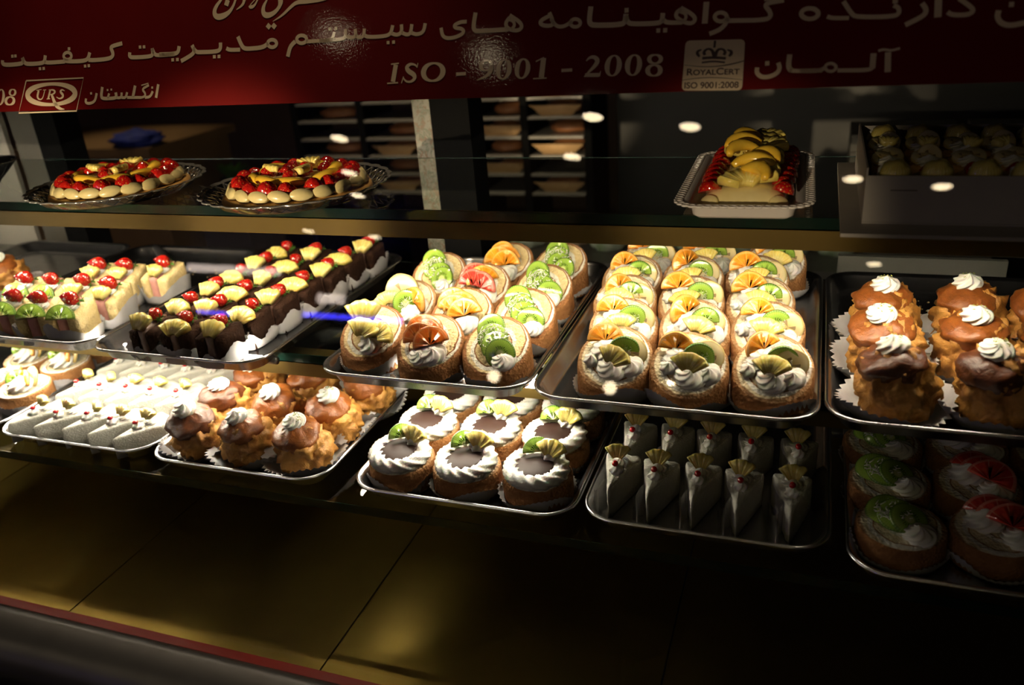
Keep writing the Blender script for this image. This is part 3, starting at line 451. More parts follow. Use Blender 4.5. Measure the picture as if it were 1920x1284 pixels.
  'latin_number_eight_at_edge': [[[-1005.7,-100.4,4.6],[-1006.7,-103.4,4.3],[-1008.1,-106.1,3.7],[-1009.9,-108.2,2.8],[-1011.8,-109.6,1.9],[-1013.7,-110.0,1.3],[-1015.4,-109.5,1.9],[-1016.6,-108.1,2.8],[-1017.4,-105.9,3.7],[-1017.6,-103.2,4.3],[-1017.1,-100.1,4.6],[-1016.1,-97.1,4.3],[-1014.7,-94.5,3.7],[-1012.9,-92.3,2.8],[-1011.0,-91.0,1.9],[-1009.1,-90.6,1.3],[-1007.5,-91.1,1.9],[-1006.2,-92.5,2.8],[-1005.5,-94.7,3.7],[-1005.3,-97.4,4.3],[-1005.7,-100.4,4.6]],[[-984.5,-95.0,3.7],[-984.9,-96.2,3.5],[-985.9,-97.3,3.1],[-987.1,-98.1,2.4],[-988.6,-98.6,1.7],[-990.2,-98.7,1.3],[-991.7,-98.5,1.7],[-993.0,-97.9,2.4],[-994.0,-97.0,3.1],[-994.5,-95.9,3.6],[-994.5,-94.8,3.7],[-994.0,-93.6,3.6],[-993.0,-92.5,3.1],[-991.8,-91.7,2.4],[-990.3,-91.2,1.7],[-988.7,-91.1,1.3],[-987.2,-91.3,1.7],[-985.9,-91.9,2.4],[-985.0,-92.8,3.1],[-984.5,-93.9,3.5],[-984.5,-95.0,3.7]],[[-987.6,-105.6,4.8],[-988.3,-107.1,4.6],[-989.6,-108.4,3.9],[-991.4,-109.5,3.0],[-993.6,-110.1,2.2],[-995.8,-110.3,1.6],[-998.0,-110.0,2.2],[-999.9,-109.3,3.1],[-1001.3,-108.1,3.9],[-1002.0,-106.7,4.6],[-1002.1,-105.2,4.8],[-1001.4,-103.7,4.6],[-1000.1,-102.3,3.9],[-998.3,-101.3,3.0],[-996.1,-100.6,2.1],[-993.8,-100.4,1.6],[-991.6,-100.7,2.1],[-989.8,-101.5,3.0],[-988.4,-102.6,3.9],[-987.7,-104.0,4.6],[-987.6,-105.6,4.8]]],
  'round_certification_logo': [[[-964.8,-80.9,1.8],[-868.4,-80.6,1.8],[-882.0,-120.7,1.8],[-980.2,-121.2,1.9],[-964.8,-80.9,1.8]],[[-883.0,-99.0,7.8],[-883.7,-101.4,7.7],[-886.0,-103.8,7.4],[-889.6,-106.0,6.9],[-894.5,-108.0,6.2],[-900.5,-109.6,5.5],[-907.4,-110.8,4.8],[-914.9,-111.6,4.2],[-922.8,-111.9,3.9],[-930.7,-111.6,4.2],[-938.3,-111.0,4.9],[-945.3,-109.8,5.6],[-951.5,-108.2,6.4],[-956.6,-106.3,7.1],[-960.4,-104.0,7.7],[-962.8,-101.6,8.0],[-963.6,-99.1,8.1],[-962.8,-96.6,8.0],[-960.4,-94.1,7.7],[-956.6,-91.9,7.1],[-951.5,-89.9,6.4],[-945.3,-88.3,5.6],[-938.2,-87.2,4.9],[-930.6,-86.5,4.2],[-922.8,-86.2,3.9],[-914.9,-86.5,4.2],[-907.5,-87.2,4.8],[-900.6,-88.4,5.5],[-894.6,-90.0,6.2],[-889.7,-91.9,6.9],[-886.0,-94.1,7.4],[-883.8,-96.5,7.7],[-883.0,-99.0,7.8]],[[-947.9,-93.4,0.8],[-939.0,-92.8,0.8]],[[-944.0,-93.8,3.1],[-947.2,-102.0,3.1],[-943.3,-105.4,1.8],[-937.6,-104.2,1.3],[-933.5,-93.5,1.2]],[[-936.5,-93.5,0.8],[-931.2,-93.3,0.8]],[[-924.4,-93.8,2.8],[-928.3,-104.4,2.8]],[[-931.1,-104.8,1.0],[-925.0,-104.5,1.0]],[[-926.7,-93.7,1.0],[-918.9,-93.6,2.1],[-916.0,-96.2,3.1],[-919.2,-98.9,1.8],[-924.7,-99.4,1.0]],[[-922.2,-99.5,3.3],[-916.5,-112.8,5.7],[-908.5,-117.7,3.6],[-901.4,-118.1,0.6]],[[-900.2,-95.5,1.0],[-904.5,-93.6,1.8],[-908.2,-96.1,3.1],[-903.4,-99.9,3.6],[-903.3,-103.2,2.8],[-909.3,-105.3,1.8],[-914.4,-102.6,1.0]]],
}
MARKS = {"crown_mark":[[[-95.9,-76.5,6.4],[-93.8,-76.6,6.4]],[[-108.3,-87.4,1.8],[-110.5,-84.8,3.1],[-110.6,-82.4,2.5],[-106.8,-81.0,1.2]],[[-103.4,-86.2,2.6],[-104.7,-83.1,3.0],[-101.4,-80.3,1.6],[-97.1,-81.4,2.5],[-94.2,-87.8,4.1]],[[-85.9,-86.9,2.6],[-84.5,-84.0,2.9],[-87.4,-81.0,1.6],[-92.1,-81.6,2.4],[-94.2,-87.8,4.1]],[[-81.1,-88.2,1.8],[-79.2,-85.9,3.1],[-79.3,-83.6,2.4],[-83.1,-82.1,1.1]],[[-105.7,-88.9,2.5],[-95.2,-88.6,2.5],[-83.8,-89.9,2.4]],[[-105.8,-92.9,1.6],[-95.0,-92.0,1.6],[-84.4,-93.6,1.6]],[[-122.7,-94.4,0.3],[-106.3,-96.8,0.7],[-92.2,-97.1,0.8],[-77.6,-95.4,1.3],[-66.5,-92.7,0.8]],[[-123.2,-108.4,0.4],[-108.2,-106.9,0.7],[-91.6,-106.9,0.7],[-67.8,-109.9,0.4]]]}
PLATE = [[-122.3, -71.9], [-67.3, -73.3], [-67.2, -119.6], [-123.5, -118.3]]
# text base a [[-119.4, -103.6], [-70.1, -104.5]]
# text base b [[-121.1, -115.9], [-70.2, -117.1]]
for nm, sts in LETTERS.items():
    b = MB()
    for s_ in sts: ribbon(b, s_, 0.0014)
    bpart(nm, b, 'letters')
b = MB(); pl = [Vector(p) for p in PLATE]; out = []
for i in range(4):
    a, c, d = pl[i-1], pl[i], pl[(i+1) % 4]
    for k in range(7):
        u = k/6; p0 = c+(a-c).normalized()*5; p2 = c+(d-c).normalized()*5
        out.append(p0*(1-u)**2+c*2*u*(1-u)+p2*u*u)
b.add([pp(p.x/1000, p.y/1000, 0.0014) for p in out], [tuple(range(len(out)))])
bpart('certification_plate', b, 'letters', 'pale rounded plate with a crown emblem')
b = MB()
for s_ in MARKS['crown_mark']: ribbon(b, s_, 0.0018)
bpart('crown_mark', b, 'ink', 'dark crown and curved lines')
def sans(text, s0, t0, s1, t1, off, caps_small=None):
    """flat sans text laid on the banner from (s0,t0) to (s1,t1), millimetres"""
    c = bpy.data.curves.new('text', 'FONT'); c.body = text; c.size = 1; c.offset = 0.02
    if caps_small:
        c.small_caps_scale = 0.8
        for i, ch in enumerate(text):
            if i in caps_small: continue
            c.body_format[i].use_small_caps = True
    o = bpy.data.objects.new('text', c); col.objects.link(o)
    bpy.context.view_layer.update()
    me = bpy.data.meshes.new_from_object(o.evaluated_get(bpy.context.evaluated_depsgraph_get()))
    bpy.data.objects.remove(o); bpy.data.curves.remove(c)
    xs = [v.co.x for v in me.vertices]; w = max(xs)-min(xs); x0 = min(xs); k = math.hypot(s1-s0, t1-t0)/w
    dx, dy = (s1-s0)/w, (t1-t0)/w
    b = MB(); b.add([pp((s0+(v.co.x-x0)*dx-v.co.y*0.0)/1000, (t0+(v.co.x-x0)*dy+v.co.y*TEXT_H)/1000, off) for v in me.vertices], [tuple(p.vertices) for p in me.polygons])
    bpy.data.meshes.remove(me); return b
TEXT_H = 8.6; bpart('plate_lettering', sans('RoyalCert', -119.4, -104.0, -70.5, -104.7, 0.0018, (0, 5)), 'ink')
TEXT_H = 8.0; bpart('plate_lettering', sans('ISO 9001:2008', -121.0, -116.2, -70.6, -117.1, 0.0018), 'ink')

# ------------------------------------------------------------------ ceiling downlights and wall lights of the shop
M['lampglow'] = mat('lit lamp glass', (1, 1, 1), 0.4, emit=(1.0, 0.80, 0.50), es=LAMP)
M['lampring'] = mat('brass lamp ring', (0.3, 0.25, 0.18), 0.3, 0.9)
def downlight(): 
    t = thing('ceiling_downlight', 'round recessed ceiling downlight, seen only as a small oval reflection in the glass', 'ceiling light', (0, 0, 0), 0, 'ceiling downlights over the customers')
    part('lamp_ring', MB().lathe([(0.056, 0), (0.056, -0.006), (0.070, -0.006), (0.072, 0)], 24, cap0=False, cap1=False).mesh('lamp_ring', 'lampring'), t)
    part('lamp_glass', MB().lathe([(0.0545, -0.001), (0.0545, -0.003), (0.03, -0.007)], 20).mesh('lamp_glass', 'lampglow'), t)
    return t
D0 = downlight()
LPOS = [(-2.87, -2.73), (-3.12, -3.30), (-3.30, -3.75), (-3.70, -4.79), (-4.33, -4.68), (-1.40, -3.03), (-1.15, -2.50), (-0.64, -2.64), (0.23, -3.37),
        (0.72, -3.48), (0.50, -5.09), (-2.22, -1.58), (-1.52, -1.84)]
for i, (x, y) in enumerate(LPOS):
    d = D0 if i == 0 else copy_tree(D0); d.location = (x, y, ZT)
M['neon'] = mat('blue neon tube', (0.1, 0.1, 1), 0.4, emit=(0.06, 0.05, 1.0), es=28)
M['wlamp'] = mat('white lit sign panel', (1, 1, 1), 0.4, emit=(1.0, 0.82, 0.70), es=12)
def wallbox(name, label, cat, x0, x1, z0, z1, m, n=0):
    t = thing(name, label, cat, ((x0+x1)/2, YF+0.0, z0)); L = (x1-x0)/2
    part('housing', MB().box(-L-0.03, L+0.03, 0.001, 0.05, -0.03, z1-z0+0.03).mesh('housing', 'steel_dark', False), t)
    part('lit_face', MB().box(-L, L, 0.051, 0.06, 0, z1-z0).mesh('lit_face', m, False), t)
#@@WALL
wallbox('neon_sign', 'blue neon strip on the wall across the shop, long one', 'sign', -4.75, -3.62, 2.29, 2.335, 'neon')
wallbox('neon_sign', 'short blue neon strip on the far wall, left of the long one', 'sign', -6.05, -5.62, 2.25, 2.28, 'neon')
wallbox('light_panel', 'narrow pale lit panel high on the wall across the shop', 'light panel', -6.3, -5.1, 2.70, 2.78, 'wlamp')
wallbox('light_panel', 'small square pale lit panel beside the blue neon', 'light panel', -4.62, -4.30, 2.44, 2.54, 'wlamp')
# beams of the wall spotlights, plus added spots that brighten tarts and loaf
def spot(name, loc, target, power, size, blend, color=(1, 0.78, 0.5), rad=0.05):
    l = bpy.data.lights.new(name, 'SPOT'); l.energy = power; l.spot_size = R(size); l.spot_blend = blend; l.color = color; l.shadow_soft_size = rad
    o = bpy.data.objects.new(name, l); col.objects.link(o); o.location = loc
    o.rotation_euler = (Vector(target)-Vector(loc)).to_track_quat('-Z', 'Y').to_euler(); return o
spot('tart_fill_spot', (-0.75, 0.93, 2.6), (-0.70, 0.93, 1.2), SPOT_A, 42, 0.9)  # unseen spot added over the case to brighten the tarts
for i, (x, z, tx, e, sz) in enumerate(((-2.62, 1.86, -0.64, 1.1, 3.0), (-1.53, 1.85, -0.95, 1.0, 2.9), (-1.0, 1.95, -0.07, 0.35, 2.6))):
    if i < 2:
        t = thing('wall_spotlight', 'round wall spotlight across the shop, %s one' % ('left', 'right')[i], 'wall lamp', (x, YF, z), 0, 'wall spotlights across the shop')
        part('housing', MB().lathe([(0.01, 0.001), (0.08, 0.001), (0.08, 0.05), (0.06, 0.05), (0.06, 0.04), (0.01, 0.04)], 24).mesh('housing', 'lampring'), t, RX(-90))
        part('lamp_glass', MB().lathe([(0.01, 0.041), (0.058, 0.041), (0.058, 0.048), (0.01, 0.050)], 24).mesh('lamp_glass', 'lampglow'), t, RX(-90))
    spot('top_shelf_beam', (x, YF+0.1, z), (tx, 0.88, 1.205), SPOT_B*e, sz, 0.7, rad=0.03)  # third beam has no fixture, added to brighten the fruit loaf
# ------------------------------------------------------------------ trays
def rrect(w, d, r, n=8):
    pts = []
    for cx, cy, a0 in ((w-r, d-r, 0), (r, d-r, 90), (r, r, 180), (w-r, r, 270)):
        for k in range(n+1):
            a = R(a0+90*k/n); pts.append((cx+r*math.cos(a), cy+r*math.sin(a)))
    return pts
def tray_mesh(w, d):
    prof = [(0.022, 0.0), (0.016, 0.001), (0.0085, 0.0165), (0.003, 0.0165), (0.0003, 0.0178), (0.0, 0.0195), (0.002, 0.0212), (0.0048, 0.0205), (0.0075, 0.0185),
            (0.0095, 0.0172), (0.0172, 0.0022), (0.0235, 0.0011)]
    rs = []
    for o, z in prof:
        q = rrect(w-2*o, d-2*o, max(0.008, 0.042-o)); rs.append([(x+o-w/2, y+o, z) for x, y in q])
    return MB().rings(rs).mesh('serving_tray', 'steel')
FM, FL = H_MID-0.0011, H_LOW-0.0011          # level of the tray bottoms inside, below the eye
TR = {}
def tray(key, x0, x1, y0, y1, h, label, rz=0):
    o = link('serving_tray', tray_mesh(x1-x0, y1-y0), None, Matrix.Translation(((x0+x1)/2, y0, Z(h)+0.0002)) @ Matrix.Rotation(R(rz), 4, 'Z'))
    tag(o, label, 'tray', 'steel trays on the glass shelves'); TR[key] = o
tray('M0', -1.540, -1.247, 0.785, 1.225, H_MID, 'nearly empty steel tray at the far left end of the middle shelf')
tray('M1', -1.243, -0.948, 0.787, 1.225, H_MID, 'steel tray holding the pink-filled sponge slices, half of it empty')
tray('M2', -0.945, -0.654, 0.776, 1.230, H_MID, 'steel tray full of dark chocolate cakes')
tray('M3', -0.571, -0.290, 0.773, 1.228, H_MID, 'steel tray under the cake rolls with orange and kiwi toppings')
tray('M4', -0.287, 0.026, 0.766, 1.228, H_MID, 'steel tray under the cake rolls with cream, orange, kiwi and banana')
tray('M5', 0.029, 0.345, 0.776, 1.228, H_MID, 'steel tray with glossy brown choux buns on the middle shelf')
tray('L0', -1.425, -1.135, 0.735, 1.19, H_LOW, 'steel tray of fruit rolls at the left end of the lowest shelf')
tray('L1', -1.131, -0.842, 0.733, 1.19, H_LOW, 'steel tray with rows of bright white coconut wedges')
tray('L2', -0.839, -0.557, 0.727, 1.19, H_LOW, 'steel tray with choux buns in pleated papers on the lowest shelf')
tray('L3', -0.521, -0.228, 0.728, 1.19, H_LOW, 'steel tray of cake rolls topped with chocolate discs')
tray('L4', -0.224, 0.047, 0.735, 1.19, H_LOW, 'steel tray with white wedge cakes in the dark right part')
tray('L5', 0.060, 0.350, 0.713, 1.17, H_LOW, 'steel tray in the darkest lower right corner of the case')
# ------------------------------------------------------------------ food pieces (meshes shared by the copies)
def noisemod(seed, amp, f=3.0):
    return lambda t, z: 1+amp*nz((math.cos(t)*f*0.5, math.sin(t)*f*0.5, z*30), 1.0, seed)
ME = {}
def disc(r, th, n=32, amp=0.03, seed=1, a0=0, a1=360, r0=0.0, tilt=0):
    """flat round or sector slice with soft edges"""
    full = abs(a1-a0) >= 360; k = n if full else n+1
    def rad(t): return r*(1+amp*nz((math.cos(t)*1.5, math.sin(t)*1.5, 0), 1, seed))
    prof = [(0.0, 0), (0.93, 0), (1.0, th*0.25), (1.0, th*0.75), (0.94, th), (0.0, th)]
    if full:
        rs = []
        for f, z in prof:
            rs.append([(max(f, 0.02)*rad(2*PI*j/n)*math.cos(2*PI*j/n), max(f, 0.02)*rad(2*PI*j/n)*math.sin(2*PI*j/n), z) for j in range(n)])
        return MB().rings(rs)
    rs = []
    for j in range(k):
        t = R(a0+(a1-a0)*j/n); q = rad(t)
        inn = r0
        rs.append([(inn*math.cos(t), inn*math.sin(t), 0), (q*0.95*math.cos(t), q*0.95*math.sin(t), 0), (q*math.cos(t), q*math.sin(t), th*0.3),
                   (q*math.cos(t), q*math.sin(t), th*0.7), (q*0.95*math.cos(t), q*0.95*math.sin(t), th), (inn*math.cos(t), inn*math.sin(t), th)])
    return MB().rings(rs)
def scallop(r, r0, th, a, seed, n=20):
    """pineapple sector with a scalloped outer rim"""
    rs = []
    for j in range(n+1):
        t = R(90-a/2+a*j/n); q = r*(1+0.045*abs(math.sin(j/n*PI*3.5))+0.03*nz((j*0.3, 0, 0), 1, seed)); q0 = r0
        zz = 0.0008*math.sin(j*1.3)
        rs.append([(q0*math.cos(t), q0*math.sin(t), 0.0006), (q*0.96*math.cos(t), q*0.96*math.sin(t), 0), (q*math.cos(t), q*math.sin(t), th*0.3),
                   (q*math.cos(t), q*math.sin(t), th*0.75), (q*0.93*math.cos(t), q*0.93*math.sin(t), th+zz), (q0*math.cos(t), q0*math.sin(t), th-0.0008)])
    return MB().rings(rs)
ME['kiwi'] = disc(0.0195, 0.0045, 36).mesh('kiwi_slice', 'kiwi')
ME['kiwi_half'] = disc(0.0195, 0.006, 26, a0=0, a1=180).mesh('kiwi_slice', 'kiwi')
ME['orange'] = disc(0.0205, 0.0060, 22, 0.05, 3, 0, 180).mesh('orange_slice', 'orange')
ME['blood'] = disc(0.0205, 0.0060, 22, 0.05, 5, 0, 180).mesh('orange_slice', 'blood_orange')
ME['grape'] = disc(0.0205, 0.0065, 22, 0.06, 9, 0, 180).mesh('grapefruit_slice', 'grapefruit')
ME['banana'] = disc(0.0165, 0.0045, 28, 0.05, 2).mesh('banana_slice', 'banana')
ME['pine'] = scallop(0.030, 0.010, 0.0085, 66, 1).mesh('pineapple_wedge', 'pineapple')
ME['pine_wide'] = scallop(0.027, 0.008, 0.0085, 105, 4).mesh('pineapple_wedge', 'pineapple')
ME['pine_small'] = scallop(0.021, 0.007, 0.007, 80, 6).mesh('pineapple_wedge', 'pineapple')
def rosette(r, h, lobes=7, twist=2.2, seed=1, tip=True, depth=0.20):
    rs = []; n = lobes*6; L = 12
    for i in range(L+1):
        u = i/L
        q = r*(math.sin(PI*(0.30+0.70*u))**0.75 if u < 0.999 else 0.03); z = h*(u**0.9)
        if u > 0.6: q = r*(1-u)*1.55*(1-0.25*(u-0.6)) + 0.0004
        tw = twist*u
        ring = []
        for j in range(n):
            t = 2*PI*j/n
            f = 1-depth*(0.5-0.5*math.cos(lobes*t+0))**0.8+0.05*nz((math.cos(t), math.sin(t), u*2), 1, seed)
            ring.append((q*f*math.cos(t+tw)+0.1*r*u*math.sin(seed), q*f*math.sin(t+tw), z))
        rs.append(ring)
    return MB().rings(rs)
ME['ros'] = rosette(0.0165, 0.0165, 7, 2.0, 1).mesh('cream_rosette', 'cream')
ME['ros2'] = rosette(0.0165, 0.0135, 8, 2.8, 4).mesh('cream_rosette', 'cream')
ME['ros_s'] = rosette(0.0075, 0.0105, 6, 1.2, 2).mesh('cream_rosette', 'cream')
def cream_ring(R0, r, turns=16, lobes=5, seed=0):
    rs = []; n = 80; m = 20
    for i in range(n):
        t = 2*PI*i/n; rs.append([])
        for j in range(m):
            a = 2*PI*j/m; q = r*(1.08-0.42*(0.5-0.5*math.cos(lobes*a+t*14)))*(1+0.10*nz((math.cos(t)*2, math.sin(t)*2, 0), 1, seed))
            d = R0+q*1.25*math.cos(a); rs[-1].append((d*math.cos(t), d*math.sin(t)*0.94, r*0.55+q*math.sin(a)))
    rs.append(rs[0]); return MB().rings(rs, False, False)
ME['ring'] = cream_ring(0.0312, 0.0088).mesh('cream_ring', 'cream')
ME['chocdisc'] = disc(0.0240, 0.0035, 36, 0.02).mesh('chocolate_disc', 'choc')
def cherry(r): return MB().lathe([(r*math.sin(PI*i/8)+1e-5, r-r*math.cos(PI*i/8)) for i in range(9)], 12, noisemod(2, 0.15))
ME['cherry'] = cherry(0.0030).mesh('glazed_cherry', 'cherry')
def strawberry(L=0.026, r=0.0115, half=False, seed=1):
    prof = []; K = 12
    for i in range(K+1):
        u = i/K; q = r*(math.sin(PI*min(1, u*1.05))**0.62*(1.12-0.55*u)) if 0 < u < 1 else 0.0003
        prof.append((max(q, 0.0003), L*u))
    n = 18; rs = []
    for q, x in prof:
        ring = []
        for j in range(n):
            t = 2*PI*j/n; qq = q*(1+0.06*nz((math.cos(t), math.sin(t), x*60), 1, seed))
            z = qq*math.sin(t)
            if half: z = max(z, 0.0)
            ring.append((x-L*0.45, qq*math.cos(t), z))
        rs.append(ring)
    return MB().rings(rs)
ME['straw'] = strawberry().mesh('strawberry', 'strawberry')
ME['straw_half'] = strawberry(0.027, 0.0125, True, 3).mesh('strawberry_half', 'strawberry')
def calyx():
    b = MB()
    for k in range(7):
        a = 2*PI*k/7+0.2*math.sin(k*3); l = 0.010+0.002*math.sin(k*5)
        V = [(0, 0, 0)]+[(l*u*math.cos(a+w), l*u*math.sin(a+w), 0.003*math.sin(u*2+k)+0.0008) for u, w in ((0.5, -0.25), (1.0, 0), (0.5, 0.25))]
        b.add(V, [(0, 1, 2, 3)])
    b.tube([(0, 0, 0), (0, 0, 0.006)], 0.0009, 5); return b
ME['calyx'] = calyx().mesh('leafy_top', 'leaf')
def cup(rx, ry, h, flare, n=84, dep=0.07, seed=0, sq=2.0, lip=0.25):
    b = MB(); rs = []
    for k, (f, z) in enumerate(((0.02, 0.0004), (0.90, 0.0004), (0.985, 0.0015), (1.0+flare*0.35, h*0.4), (1+flare*0.75, h*0.75), (1+flare, h))):
        ring = []
        for j in range(n):
            t = 2*PI*j/n; c, s_ = math.cos(t), math.sin(t)
            q = 1/((abs(c)**sq+abs(s_)**sq)**(1/sq))
            w = (1+(dep*(1 if j % 2 else -1) if k > 1 else 0)*(0.4+0.6*z/h))
            hh = z*(1+(lip*nz((c*1.3, s_*1.3, 0), 1, seed+5)*2 if k > 2 else 0))
            ff = f*(1+(0.10*nz((c*1.5, s_*1.5, 1), 1, seed) if k > 2 else 0))
            ring.append((rx*ff*w*q*c, ry*ff*w*q*s_, hh))
        rs.append(ring)
    return b.rings(rs, True, False)
for i in range(3):
    ME['cup_round%d' % i] = cup(0.0425, 0.0405, 0.019, 0.13, 88, 0.022, i*3, lip=0.35).mesh('paper_cup', 'paper')
    ME['cup_choux%d' % i] = cup(0.034, 0.034, 0.022, 0.42, 76, 0.045, i*5+1, lip=0.3).mesh('paper_cup', 'paper')
    ME['cup_small%d' % i] = cup(0.026, 0.032, 0.024, 0.20, 72, 0.03, i*4+2, 3.2, lip=0.5).mesh('paper_cup', 'paper')
    ME['cup_m1%d' % i] = cup(0.028, 0.040, 0.022, 0.14, 72, 0.02, i*4+9, 3.6, lip=0.5).mesh('paper_cup', 'paper')
def roll_body(r, H, tilt, seed, squash=0.94):
    """slice of cake roll: outer crust wall, flat bottom, tilted cut face with a swirl"""
    n = 60; tt = math.tan(R(tilt)); wall = MB()
    def rad(t):
        q = r*(1+0.035*nz((math.cos(t)*1.1, math.sin(t)*1.1, 0), 1, seed)+0.008*math.sin(3*t+seed))
        d = (t-R(250+seed*31)) % (2*PI)
        return q*(1+0.05*(d/(2*PI)-0.5))          # end of the rolled sheet
    def P(t, f, z): q = rad(t)*f; return (q*math.cos(t), q*math.sin(t)*squash, z)
    def top(x, y): return max(0.012, H+y*tt)
    rs = []
    for k, (f, zf) in enumerate(((0.05, 0), (0.96, 0), (1.0, 0.06), (1.01, 0.35), (1.0, 0.8), (0.99, 0.96), (0.965, 1.0))):
        ring = []
        for j in range(n):
            t = 2*PI*j/n; x, y, _ = P(t, f, 0); z = top(x, y)*zf
            bmp = 0.0008*nz((x*300, y*300, z*300), 1, seed)
            ring.append((x*(1+bmp*10), y*(1+bmp*10), z))
        rs.append(ring)
    wall.rings(rs, True, False)
    face = MB(); rs = []; ct = math.cos(R(tilt))
    for k in range(13):
        f = 0.97*(1-k/13); ring = []
        for j in range(n):
            t = 2*PI*j/n; x, y, _ = P(t, f, 0)
            z = 0.0016*nz((x*160, y*160, 0), 1, seed+3)+(0.0012 if 0 < k < 12 else 0)
            ring.append((x, y/ct, z))
        rs.append(ring)
    face.rings(rs, False, True)
    return wall, face
for i in range(3):
    a, f = roll_body(0.0430, 0.044, 29, i+1)
    ME['rollM_w%d' % i] = a.mesh('cake_crust', 'crust'); ME['rollM_f%d' % i] = f.mesh('swirl_face', 'swirl')
    ME['rollM_g%d' % i] = f.mesh('swirl_face', 'swirl_white')
    a, f = roll_body(0.0440, 0.033, 4, i+7, 0.90)
    ME['rollL_w%d' % i] = a.mesh('cake_crust', 'crust'); ME['rollL_f%d' % i] = f.mesh('swirl_face', 'swirl_white')
def flakes(n, r, seed, k='flake', L=0.006, lift=0.0):
    q = random.Random(seed); b = MB()
    for _ in range(n):
        a = q.uniform(0, 2*PI); d = r*math.sqrt(q.random()); x, y = d*math.cos(a), d*math.sin(a)*0.8
        mx = T(x, y, q.uniform(0, 0.006)+lift) @ Matrix.Rotation(q.uniform(0, PI), 4, 'Z') @ Matrix.Rotation(q.uniform(-0.5, 0.5), 4, 'Y')
        l = L*q.uniform(0.5, 1.2); b.box(-l/2, l/2, -0.0004, 0.0004, 0, 0.0005, mx)
    return b.mesh('coconut_flakes' if k == 'flake' else 'pistachio_crumbs', k)
ME['flakes'] = flakes(110, 0.020, 3); ME['pist'] = flakes(26, 0.0085, 5, 'pistachio', 0.0022)
def lump(rx, ry, rz, seed, amp=0.10, f=28, n=32, m=18, flat=0.0, bulge=0.0):
    rs = []
    for i in range(m+1):
        ph = PI*i/m; ring = []
        for j in range(n):
            t = 2*PI*j/n; sx = max(math.sin(ph), 0.01)
            d = Vector((sx*math.cos(t), sx*math.sin(t), -math.cos(ph)))
            k = 1+amp*noise.fractal(d*f*0.09+Vector((seed, 0, seed)), 0.9, 2.1, 4)
            p = Vector((d.x*rx*k, d.y*ry*k, d.z*rz*k))
            if p.z < -rz*(1-flat): p.z = -rz*(1-flat)
            ring.append(tuple(p+Vector((0, 0, rz*(1-flat)))))
        rs.append(ring)
    return MB().rings(rs)
for i in range(3):
    ME['bun%d' % i] = lump(0.0375, 0.0360, 0.037, i*3.1+1, 0.26, 42, 56, 34, 0.30).mesh('pastry_shell', 'choux')
    ME['cap%d' % i] = lump(0.0325, 0.0305, 0.0165, i*2.3+7, 0.16, 18, 36, 18, 0.30).mesh('choux_cap', 'choux_cap')
    ME['capd%d' % i] = lump(0.0330, 0.0310, 0.0165, i*2.3+9, 0.18, 20, 36, 18, 0.30).mesh('choux_cap', 'choux_shaded')
def slab(x0, x1, d, h, back, seed, amp=0.0012):
    """upright cake layer with a rough cut surface; the back stands higher than the front"""
    nx, ny, nzc = 4, 12, 8; b = MB(); idx = {}; V = []; F = []
    def vid(i, j, k):
        if (i, j, k) not in idx:
            x = x0+(x1-x0)*i/nx; y = -d/2+d*j/ny; z = (h+back*(j/ny))*k/nzc
            rr = 0.0022
            for (q, lim) in ((i, nx), (j, ny)): pass
            e = (i in (0, nx))+(j in (0, ny))+(k in (nzc,))
            p = Vector((x, y, z)); nn = noise.noise_vector(p*260+Vector((seed, 0, 0)))*amp
            if e >= 2: p += Vector(((-1 if i == nx else 1 if i == 0 else 0)*0.0010, (1 if j == 0 else -1 if j == ny else 0)*0.0016, (-1 if k == nzc else 0)*0.0014))
            p += nn*(0 if k == 0 else 1); idx[(i, j, k)] = len(V); V.append(tuple(p))
        return idx[(i, j, k)]
    for i in range(nx):
        for j in range(ny):
            F.append((vid(i, j, 0), vid(i, j+1, 0), vid(i+1, j+1, 0), vid(i+1, j, 0))); F.append((vid(i, j, nzc), vid(i+1, j, nzc), vid(i+1, j+1, nzc), vid(i, j+1, nzc)))
    for i in range(nx):
        for k in range(nzc):
            F.append((vid(i, 0, k), vid(i+1, 0, k), vid(i+1, 0, k+1), vid(i, 0, k+1))); F.append((vid(i, ny, k), vid(i, ny, k+1), vid(i+1, ny, k+1), vid(i+1, ny, k)))
    for j in range(ny):
        for k in range(nzc):
            F.append((vid(0, j, k), vid(0, j, k+1), vid(0, j+1, k+1), vid(0, j+1, k))); F.append((vid(nx, j, k), vid(nx, j+1, k), vid(nx, j+1, k+1), vid(nx, j, k+1)))
    return b.add(V, F)
W1 = 0.0255
ME['sp_l'] = slab(-W1, -W1+0.0175, 0.066, 0.040, 0.014, 1).mesh('sponge_layer', 'sponge')
ME['sp_m'] = slab(-W1+0.0178, W1-0.0178, 0.064, 0.041, 0.014, 2, 0.0008).mesh('mousse_layer', 'pink_mousse')
ME['sp_r'] = slab(W1-0.0175, W1, 0.066, 0.040, 0.014, 3).mesh('sponge_layer', 'sponge')
W2 = 0.0235
ME['ch_l'] = slab(-W2, -W2+0.0165, 0.050, 0.040, 0.008, 4).mesh('chocolate_sponge_layer', 'choc_sponge')
ME['ch_m'] = slab(-W2+0.0168, W2-0.0168, 0.048, 0.042, 0.008, 5, 0.0008).mesh('mousse_layer', 'choc_mousse')
ME['ch_r'] = slab(W2-0.0165, W2, 0.050, 0.040, 0.008, 6).mesh('chocolate_sponge_layer', 'choc_sponge')
